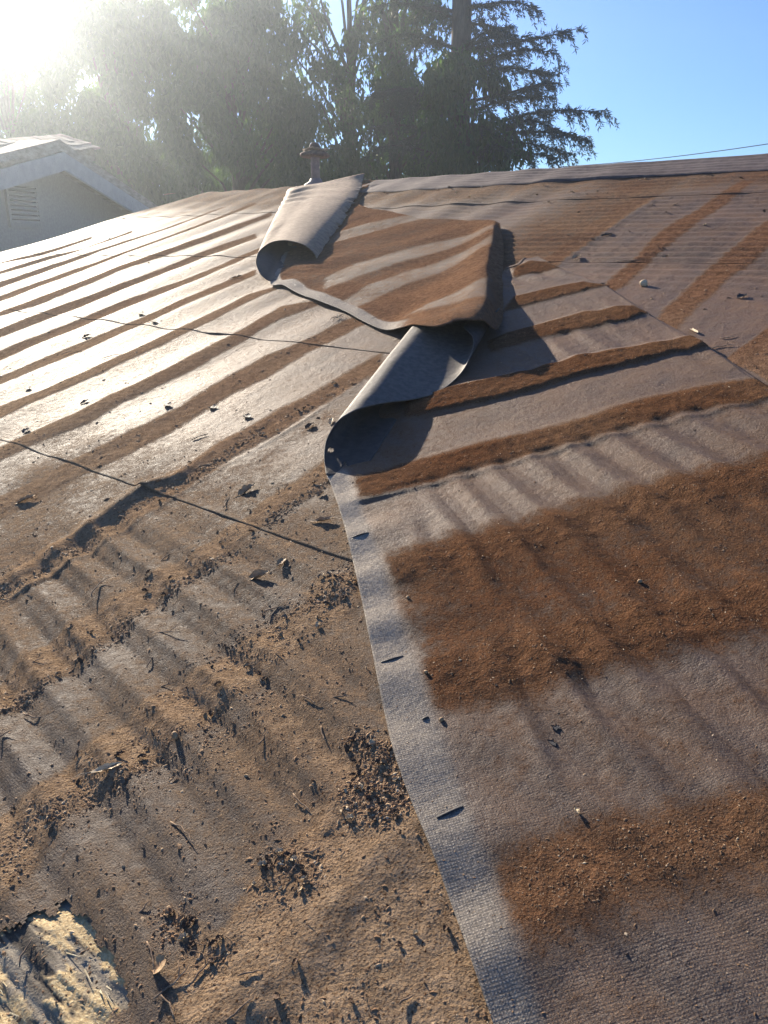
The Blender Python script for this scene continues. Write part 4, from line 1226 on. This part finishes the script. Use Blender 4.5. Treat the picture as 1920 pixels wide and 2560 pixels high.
def curled_leaf_mesh(L, Wd, curl_, seed, stem=0.0, name='dry_leaf'):
    """a leaf rolled about its long axis, pointed at both ends"""
    r = np.random.RandomState(seed); nu_, nv2 = 11, 7; V = []
    for i in range(nu_):
        u = i / (nu_ - 1); prof = (math.sin(math.pi * min(max(u, 0.02), 0.98)) ** 0.75) * (1 + 0.12 * r.normal())
        for j in range(nv2):
            v = (j / (nv2 - 1) - 0.5); wv_ = v * Wd * prof; rr_ = Wd / (curl_ + 1e-3)
            an = wv_ / rr_
            V.append(((u - 0.5) * L, rr_ * math.sin(an), rr_ * (1 - math.cos(an)) + 0.12 * L * (u - 0.5) ** 2 + 0.0006 * r.normal() + 0.0008))
    V = np.array(V); V[:, 2] -= V[:, 2].min() - 0.0004
    Fc = grid_faces(nu_, nv2)
    vs = [tuple(v) for v in V]; fs = [tuple(f) for f in Fc]
    k = len(vs); vs += [(v[0], v[1], v[2] + 0.0005) for v in vs[:k]]
    fs += [tuple(int(q) + k for q in f[::-1]) for f in Fc]
    if stem:
        tube([(-L * 0.5, 0, V[:nv2, 2].mean()), (-L * 0.5 - stem * 0.5, stem * 0.1, 0.002), (-L * 0.5 - stem, -stem * 0.1, 0.0012)], [0.0006, 0.0005, 0.0004], 4, vs, fs)
    me_ = bpy.data.meshes.new(name); me_.from_pydata(vs, [], [tuple(int(q) for q in f) for f in fs]); me_.update()
    for p in me_.polygons: p.use_smooth = True
    return me_


def pebble_mesh(rad, seed, flat=0.7, name='pebble'):
    import bmesh
    bm = bmesh.new(); bmesh.ops.create_icosphere(bm, subdivisions=2, radius=rad); r = np.random.RandomState(seed)
    ax_ = r.normal(size=(6, 3)); ax_ /= np.linalg.norm(ax_, axis=1, keepdims=True); cut = r.uniform(0.55, 0.9, 6) * rad
    for v in bm.verts:
        c_ = np.array(v.co)
        for a, k in zip(ax_, cut):
            d = c_ @ a
            if d > k: c_ = c_ - a * (d - k) * 0.8
        v.co = (c_[0] * 1.15, c_[1], c_[2] * flat + rad * flat * 0.75)
    me_ = bpy.data.meshes.new(name); bm.to_mesh(me_); bm.free()
    for p in me_.polygons: p.use_smooth = True
    return me_


def place(name, me_, mat, label, cat, x, y, ang=None, x2=None, y2=None, group=None, lift=0.0, tilt=0.0, scale=1.0):
    """(x, y): photograph point of its foot; ang from a second point if given"""
    s_, t_ = pt(x, y)
    if x2 is not None:
        s2, t2 = pt(x2, y2); ang = math.atan2(t2 - t_, s2 - s_); s_, t_ = (s_ + s2) / 2, (t_ + t2) / 2
    h = surf_h(s_, t_)
    o_ = bpy.data.objects.new(name, me_); sc.collection.objects.link(o_)
    if not me_.materials: me_.materials.append(mat)
    o_.matrix_world = roof_matrix(s_, t_, h + lift, ang or 0.0, scale, tilt)
    o_['label'] = label; o_['category'] = cat
    if group: o_['group'] = group
    return o_


def length_px(x, y, x2, y2):
    a = np.array(pt(x, y)); b_ = np.array(pt(x2, y2)); return float(np.linalg.norm(a - b_))


# curled bark and leaves that can be pointed at
LV = [(613, 1456, 677, 1436, 0.42, M_leafdry, 'tan rolled leaf casting a hooked shadow, middle left of the sheet edge'),
      (597, 1242, 640, 1215, 0.45, M_leafdry, 'pale curled leaf with long stem on the bright felt below the lap line'),
      (228, 1938, 312, 1920, 0.22, M_pale, 'long pale split twig bark with dark shadow on the brown band'),
      (38, 1262, 95, 1242, 0.30, M_leafdry, 'flat chip of bark at the left edge on the brown band'),
      (778, 1308, 838, 1302, 0.28, M_leafdry, 'narrow tan leaf just left of the sheet margin'),
      (287, 1902, 317, 1888, 0.40, M_leafdark, 'small brown leaf above the long pale bark'),
      (694, 1418, 716, 1398, 0.5, M_leafdry, 'brown leaf scrap below the lap near the strip'),
      (795, 1245, 812, 1232, 0.45, M_leafdry, 'small tan leaf left of the curled tube'),
      (826, 1064, 832, 1050, 0.4, M_pale, 'pale seed husk left of the curled tube'),
      (765, 1075, 786, 1062, 0.6, M_leafdark, 'dark round leaf left of the curled tube'),
      (558, 700, 625, 690, 0.25, M_leafdry, 'thin pale leaf lying below the lap, left of the upper curl'),
      (1430, 652, 1452, 643, 0.5, M_leafdry, 'tan oval leaf on the lap line at upper right'),
      (1655, 648, 1672, 640, 0.45, M_leafdry, 'small tan leaf on the upper right brown band'),
      (1497, 720, 1515, 712, 0.5, M_leafdark, 'dark leaf scrap where the strip ends at upper right'),
      (1725, 825, 1745, 838, 0.22, M_pale, 'pale wood sliver right of the strip edge'),
      (1500, 592, 1530, 586, 0.3, M_black, 'small black twig end on the light crease at upper right'),
      (1842, 748, 1868, 740, 0.6, M_black, 'black crumpled leaf near the right border'),
      (1440, 2040, 1450, 2056, 0.5, M_pale, 'single pale leaf chip on the wrinkled lower sheet'),
      (408, 1012, 432, 1018, 0.6, M_black, 'dark leaf flake on the upper edge of a brown band'),
      (520, 1016, 545, 1022, 0.6, M_black, 'dark curled leaf with a tail on the brown band'),
      (610, 1040, 628, 1046, 0.5, M_black, 'small black leaf on the bright stripe'),
      (200, 1010, 222, 1000, 0.5, M_black, 'dark leaf at the lower rim of a stripe, far left'),
      (64, 962, 76, 980, 0.6, M_black, 'black triangular flake on the glaring white stripe'),
      (205, 845, 228, 838, 0.4, M_black, 'thin dark leaf on a white stripe, left'),
      (60, 1085, 72, 1072, 0.5, M_black, 'dark oval leaf on the second brown band, far left'),
      (345, 782, 360, 788, 0.7, M_black, 'round black flake on the white stripe below the upper lap'),
      (380, 805, 394, 810, 0.6, M_black, 'small black flake right of the white stripe lap')]
for k, (x, y, x2, y2, asp, mt, lab) in enumerate(LV):
    L = length_px(x, y, x2, y2); L = min(max(L, 0.008), 0.07)
    if asp >= 0.55: L = min(L, 0.03)
    place('dry_leaf', curled_leaf_mesh(L, L * asp * 1.3, 2.6 if asp < 0.5 else 1.6, 300 + k, stem=L * 0.6 if k in (0, 1, 2, 19) else 0), mt, lab, 'dry leaf', x, y, x2=x2, y2=y2, tilt=0.08, lift=0.001)

TW = [(1172, 0), ]
TW = [(233, 1500, 277, 1450, 0.5, 'thin dark twig on the dusty felt left of centre', 1), (370, 1580, 455, 1583, -0.12, 'horizontal bowed twig on a wrinkle of the felt', 1),
      (365, 1665, 387, 1632, 0.2, 'short upright twig below the bowed twig', 0), (392, 1718, 432, 1702, 0.3, 'forked twig on the lower felt', 1),
      (57, 1778, 108, 1788, -0.3, 'crooked twig at the left border on the debris line', 0), (0, 1856, 40, 1836, 0.1, 'straight twig entering from the left border', 0),
      (430, 2060, 490, 2118, 0.12, 'long pale curved twig lying on the lower felt', 0), (734, 1985, 776, 2028, -0.1, 'bare twig with a seed head above the litter pile', 0),
      (756, 2135, 806, 2122, -0.4, 'thin curved twig at the litter pile edge', 0), (485, 2460, 535, 2400, 0.1, 'fine grass stem in the lower litter', 1),
      (388, 2505, 478, 2420, -0.15, 'long forked stem near the rotten wood', 1), (372, 2365, 392, 2430, 0.1, 'reddish stem beside a round dry leaf', 0),
      (405, 2490, 440, 2555, 0.1, 'pale stalk at the lower border', 0), (570, 2560, 640, 2505, 0.05, 'straight stalk at the bottom border', 0),
      (600, 2452, 660, 2440, 0.1, 'light twig above the dark root mat', 0), (480, 1100, 520, 1085, 0.2, 'tiny twig on the brown band left of the curl', 0),
      (648, 1868, 666, 1845, 0.0, 'short straight stick on the brown felt', 0), (757, 1742, 790, 1765, 0.1, 'brown stick beside the sheet margin', 1),
      (830, 1750, 875, 1745, 0.15, 'dark forked stick close to the sheet margin', 1), (802, 1815, 812, 1850, -0.1, 'thin stick pointing down near the margin', 0),
      (395, 1410, 425, 1380, 0.25, 'small hooked twig on the dusty felt', 0), (560, 1272, 572, 1240, 0.1, 'dark upright twig below the bright stripe', 0),
      (155, 890, 205, 880, 0.3, 'hair thin twig on the white stripe, far left', 0), (255, 897, 305, 888, 0.4, 'arched dark twig on the brown band, left', 0),
      (1000, 2515, 1040, 2490, 0.1, 'pale twig on the dusty corner left of the strip', 0), (660, 1530, 712, 1518, 0.2, 'reddish arched twig under the rolled leaf', 1),
      (1780, 875, 1835, 868, 0.3, 'silver twig caught at the strip corner, right', 1), (1800, 850, 1840, 842, -0.4, 'white curved twig right of the strip corner', 0),
      (1540, 654, 1600, 652, 0.1, 'dark sliver lying on the upper right lap line', 0), (345, 2290, 372, 2255, -0.2, 'curved dark stem above the rotten wood', 0),
      (55, 2425, 90, 2352, 0.3, 'dark fibre lying across the rotten wood', 0), (410, 490, 440, 486, 0.1, 'tiny twig up near the ridge, left', 0)]
for k, (x, y, x2, y2, bd, lab, fk) in enumerate(TW):
    L = min(length_px(x, y, x2, y2), 0.13)
    dist_ = np.linalg.norm(W(*pt(x, y), 0.0) - CAM)
    place('twig', twig_mesh(L, 0.0009 + 0.00022 * dist_, bd, 500 + k, bool(fk)), M_twig, lab, 'twig', x, y, x2=x2, y2=y2)

# stone, cone, star-shaped sprig
place('stone', pebble_mesh(0.0115, 3, 0.95), M_pale, 'rounded tan stone on the grey felt at upper right', 'stone', 1610, 716, ang=0.4)
place('stone', pebble_mesh(0.0036, 4, 0.8), M_leafdry, 'small pale pebble on the broad brown band of the strip', 'stone', 1600, 1463, ang=0.4)
place('seed', pebble_mesh(0.0030, 5, 0.9, 'seed'), M_leafdry, 'round tan seed by the lower left end of the strip band', 'seed', 1068, 1697, ang=0.2)
place('seed', pebble_mesh(0.0030, 6, 0.9, 'seed'), M_leafdry, 'round tan seed below the strip band, next to the margin', 'seed', 1107, 1815, ang=1.2)
place('seed', pebble_mesh(0.0030, 7, 0.9, 'seed'), M_leafdry, 'rust coloured seed at the top of the wide strip band', 'seed', 1022, 1503, ang=2.2)
place('seed', pebble_mesh(0.0055, 8, 1.1, 'seed'), M_leafdry, 'fuzzy tan ball in the centre of the near brown band', 'seed', 443, 1850, ang=0.0)
place('bottle_cap_leaf' if False else 'dry_leaf', curled_leaf_mesh(0.022, 0.020, 1.4, 900), M_leafdry, 'round cupped dry leaf beside the rotten wood', 'dry leaf', 408, 2425, ang=0.9, tilt=0.5, lift=0.003)


def sprig():
    vs, fs = [], []
    for k in range(7):
        a = k * 0.9 + 0.2; c_, s_ = math.cos(a), math.sin(a); L = 0.020 + 0.006 * (k % 3); wd_ = 0.0045
        b0 = len(vs)
        for u, w2, z in ((0.05, 0.25, 0.003), (0.4, 1, 0.006), (0.75, 0.8, 0.007), (1, 0.05, 0.002)):
            for sg in (-1, 0, 1):
                vs.append((c_ * L * u - s_ * sg * wd_ * w2 * 0.5, s_ * L * u + c_ * sg * wd_ * w2 * 0.5, z + (0.0012 if sg else 0)))
        for i in range(3):
            for j in range(2):
                e = b0 + i * 3 + j; fs.append((e, e + 1, e + 4, e + 3))
    tube([(0, 0, 0.003), (-0.008, 0.012, 0.002), (-0.010, 0.022, 0.001)], [0.0008, 0.0007, 0.0005], 4, vs, fs)
    me_ = bpy.data.meshes.new('leaf_sprig'); me_.from_pydata(vs, [], fs); me_.update(); return me_


place('leaf_sprig', sprig(), M_black, 'dark star shaped leaf sprig below the upper strip panel', 'leaf sprig', 845, 798, ang=0.3)

# two holes in the lower sheet: shaded depth coloured as black discs, raised rims
def holebit(x, y, a, b_, seed):
    s_, t_ = pt(x, y); h = sheet_hfun(s_, t_) + 0.0009; r = np.random.RandomState(seed); n_ = 12
    vs = []
    for k in range(n_):
        an = 2 * math.pi * k / n_; q = 1 + 0.25 * r.normal(); vs.append(W(s_ + a * q * math.cos(an), t_ + b_ * q * math.sin(an), h))
    for k in range(n_):
        v = np.array(vs[k]); c_ = W(s_, t_, h); vs.append(c_ + (v - c_) * 1.2 + N * 0.0006)
    for k in range(n_):
        v = np.array(vs[k]); c_ = W(s_, t_, h); vs.append(c_ + (v - c_) * 1.35 - N * 0.0009)
    fs = [tuple(range(n_))] + [(k, (k + 1) % n_, n_ + (k + 1) % n_, n_ + k) for k in range(n_)] + [(n_ + k, n_ + (k + 1) % n_, 2 * n_ + (k + 1) % n_, 2 * n_ + k) for k in range(n_)]
    poly_mesh('hole_dark', vs, fs, M_black, sheet)


holebit(1392, 1828, 0.0042, 0.0035, 1); holebit(1380, 1866, 0.0048, 0.0030, 2)

# loose leaf scraps in bulk: individuals nearest the eye -------------------
SCR = [curled_leaf_mesh(0.010, 0.007, 2.4, 700 + k, name='leaf_scrap') for k in range(7)]
SCR2 = [twig_mesh(0.016, 0.0007, 0.2, 720 + k) for k in range(4)]
for k, m_ in enumerate(SCR): m_.materials.append([M_leafdark, M_leafdry, M_leafdark, M_twig, M_pale, M_leafdark, M_leafdark][k])
for m_ in SCR2: m_.materials.append(M_twig)
rr = np.random.RandomState(77)
zones = [(PILE_A, 46, 'reddish leaf scrap in the litter pile beside the strip margin', 'scraps in the litter pile by the margin'),
         (PILE_B, 22, 'leaf scrap in the small litter heap at lower centre', 'scraps in the lower centre heap'),
         (PILE_C, 26, 'leaf scrap in the litter heap right of the rotten wood', 'scraps in the heap by the rotten wood'),
         (PILE_D, 16, 'leaf scrap in the heap left of the upper margin', 'scraps in the heap by the upper margin'),
         (BANDS[12][0], 34, 'leaf scrap on the debris line crossing the left felt', 'scraps on the debris line'),
         (BANDS[13][0], 34, 'leaf scrap on the broad near brown band', 'scraps on the near brown band'),
         (BANDS[11][0], 30, 'leaf scrap along the long felt fold', 'scraps along the felt fold'),
         (LOWDUST, 18, 'leaf scrap on the dusty corner below the piles', 'scraps on the dusty corner'),
         (pts([(920, 470), (1920, 420), (1920, 560), (1400, 600), (1300, 560), (930, 500)]), 44, 'leaf scrap on the dusty felt under the ridge cap', 'scraps under the ridge cap')]
for poly, cnt, lab, grp in zones:
    lo = poly.min(0); hi = poly.max(0); n_ = 0; tries = 0
    while n_ < cnt and tries < 20000:
        tries += 1
        s_ = rr.uniform(lo[0], hi[0]); t_ = rr.uniform(lo[1], hi[1])
        if sdpoly(poly, np.array([s_]), np.array([t_]))[0] > 0.005: continue
        if inside_strip(s_, t_): continue
        X_, Y_ = to_px(W(s_, t_, 0.0)[None]); 
        if not (-20 < X_[0] < 1940 and 0 < Y_[0] < 2580): continue
        dist_ = np.linalg.norm(W(s_, t_, 0.0) - CAM)
        m_ = SCR[rr.randint(7)] if rr.rand() < 0.75 else SCR2[rr.randint(4)]
        o_ = bpy.data.objects.new('leaf_scrap', m_); sc.collection.objects.link(o_)
        h = surf_h(s_, t_)
        o_.matrix_world = roof_matrix(s_, t_, h + 0.0005, rr.uniform(0, 6.28), rr.uniform(0.5, 1.15) * (0.8 + 0.25 * dist_), rr.uniform(-0.5, 0.5))
        kd = 'thin bent twig bit' if m_ in SCR2 else {'dry_leaf_tan': 'tan curled leaf scrap', 'dry_leaf_brown': 'dark brown curled leaf scrap', 'twig_bark': 'grey brown bark scrap', 'pale_seed': 'pale curled husk'}[m_.materials[0].name]
        place_ = lab.split('leaf scrap ', 1)[1]
        o_['label'] = kd + ' ' + place_; o_['category'] = 'twig' if m_ in SCR2 else 'leaf scrap'; o_['group'] = grp
        if m_ in SCR2: o_.name = 'twig_bit'
        n_ += 1

# crumbs: nobody could count them ------------------------------------------
def crumbs():
    r = np.random.RandomState(31)
    n0 = 420000
    # sample in view with density per picture area
    X_ = r.uniform(-40, 1960, n0); Y_ = 480 + (2600 - 480) * r.rand(n0) ** 0.9
    d = (X_[:, None] - 960) * EX + (1280 - Y_[:, None]) * UP + F * FW
    k = (-HR * N[2]) / (d @ N); ok = k > 0
    P_ = d * k[:, None] + np.array([0, 0, HR]); s_ = P_ @ S; t_ = P_ @ T
    ok &= (t_ < 4.05) & (t_ > -0.1) & (s_ > RAKE(t_) + 0.02) & (s_ < 0.95)
    s_, t_ = s_[ok], t_[ok]
    sdS = sdpoly(STRIPPOLY, s_, t_); on = sdS < 0
    dist_ = np.linalg.norm(W(s_, t_, np.zeros_like(s_)) - CAM, axis=1)
    dr = roof_dirt(s_, t_); ds = strip_dirt(s_, t_)
    clump = fbm(s_ * 30, t_ * 30, 3, 200) * 0.5 + 0.5
    p = 0.012 + 0.16 * ss(0.5, 0.95, dr) * ss(0.4, 0.7, clump)
    # debris lines at band edges
    line = 0
    for poly, wdt, am in ((RID12 + np.array([0.045, 0.0]), 0.022, 0.9), (pts([(20, 1775), (200, 1660), (362, 1530), (506, 1427), (600, 1372), (700, 1290), (800, 1215), (860, 1180)]), 0.014, 1.0),
                          (pts([(700, 1560), (800, 1480), (900, 1400)]), 0.03, 0.6), (pts([(0, 2080), (200, 1990), (450, 1900), (650, 1760)]), 0.04, 0.25),
                          (pts([(650, 1560), (560, 1640), (420, 1730)]), 0.03, 0.3)):
        line = np.maximum(line, am * lmask(poly, s_, t_, wdt))
    for poly, am in ((PILE_A, 1.0), (PILE_B, 0.7), (PILE_C, 0.6), (PILE_D, 0.8)):
        line = np.maximum(line, am * pmask(poly, s_, t_, 0.03))
    p = p + 0.75 * line * ss(0.25, 0.6, clump)
    p = p + (0.008 + 0.05 * ss(0.3, 0.8, dr) * ss(0.35, 0.7, clump)) * (1 - ss(0.9, 1.6, t_))
    p = p + 0.10 * ss(3.2, 3.7, t_) * ss(-3.3, -2.6, s_) * ss(0.45, 0.7, clump)
    low_ = pmask(LOWDUST, s_, t_, 0.02) * (1 - np.clip(line * 2, 0, 1)); p = p * (1 - 0.8 * low_) * (1 - 0.8 * lmask(CREASE[2][0], s_, t_, 0.03))
    ps = 0.012 + 0.14 * ss(0.55, 0.95, ds)
    p = np.where(on, ps, p) * (0.55 + 0.45 * ss(4.0, 1.0, dist_))
    kp = r.rand(len(p)) < p
    # nothing under the curls
    s_, t_, on, dist_, line = s_[kp], t_[kp], on[kp], dist_[kp], (line * np.ones(len(p)))[kp]
    up_poly = np.vstack([Lu[::30, :2], Ru[::-30, :2]])
    q = sdpoly(up_poly, s_, t_) > 0.0
    s_, t_, on, dist_, line = s_[q], t_[q], on[q], dist_[q], line[q]
    n_ = len(s_)
    h = np.where(on, np.maximum(strip_h(s_, t_), 0.0035) + 0.4 * np.minimum(roof_h(s_, t_), 0.01) + 0.002, roof_h(s_, t_))
    sz = (0.0006 + 0.0016 * r.rand(n_) ** 4 + 0.0007 * line * r.rand(n_)) * (0.65 + 0.42 * dist_) * np.where(on, 0.55, 1)
    # irregular octahedra
    base_ = np.array([[1, 0, 0], [0, 1, 0], [-1, 0, 0], [0, -1, 0], [0, 0, 1], [0, 0, -0.6]], float)
    V = base_[None] * r.uniform(0.5, 1.5, (n_, 6, 1)) * sz[:, None, None]
    V[:, :, 0] *= r.uniform(0.8, 2.2, (n_, 1)); V[:, :, 2] *= r.uniform(0.3, 0.8, (n_, 1))
    a = r.uniform(0, 6.28, n_); ca, sa = np.cos(a)[:, None], np.sin(a)[:, None]
    x = V[:, :, 0] * ca - V[:, :, 1] * sa; y = V[:, :, 0] * sa + V[:, :, 1] * ca; z = V[:, :, 2] + sz[:, None] * 0.15
    Pw = W(s_[:, None] + x, t_[:, None] + y, h[:, None] + z).reshape(-1, 3)
    f0 = np.array([[0, 1, 4], [1, 2, 4], [2, 3, 4], [3, 0, 4], [1, 0, 5], [2, 1, 5], [3, 2, 5], [0, 3, 5]])
    Fc = (f0[None] + (np.arange(n_) * 6)[:, None, None]).reshape(-1, 3)
    tint = np.repeat(np.clip(r.beta(1.6, 2.2, n_) + (r.rand(n_) < 0.04) * 0.6, 0, 1), 6)
    me_ = make_mesh('dirt_crumbs', Pw, Fc, attrs=dict(tint=tint), smooth=False)
    o_ = link('dirt_crumbs', me_, M_crumb); o_['kind'] = 'stuff'
    o_['label'] = 'loose crumbs of dirt, seeds and leaf bits strewn over the felt'; o_['category'] = 'debris'
    print('crumbs', n_)


crumbs()

# ------------------------------------------------------------------ haze: closed box of even air, added to stand in for lens glare
hb = NB('glare_haze_air'); hv = hb.node('ShaderNodeVolumePrincipled')
hv.inputs['Color'].default_value = rgb(0.78, 0.89, 1.0); hv.inputs['Density'].default_value = 0.0054; hv.inputs['Anisotropy'].default_value = 0.83
hb.t.links.new(hv.outputs[0], hb.out.inputs['Volume'])
x0, x1, y0, y1, z0, z1 = -40, 30, -12, 46, -1.0, 14.5
hz = poly_mesh('glare_haze', [(x0, y0, z0), (x1, y0, z0), (x1, y1, z0), (x0, y1, z0), (x0, y0, z1), (x1, y0, z1), (x1, y1, z1), (x0, y1, z1)],
               [(0, 3, 2, 1), (4, 5, 6, 7), (0, 1, 5, 4), (1, 2, 6, 5), (2, 3, 7, 6), (3, 0, 4, 7)], hb.m)
hz['kind'] = 'stuff'
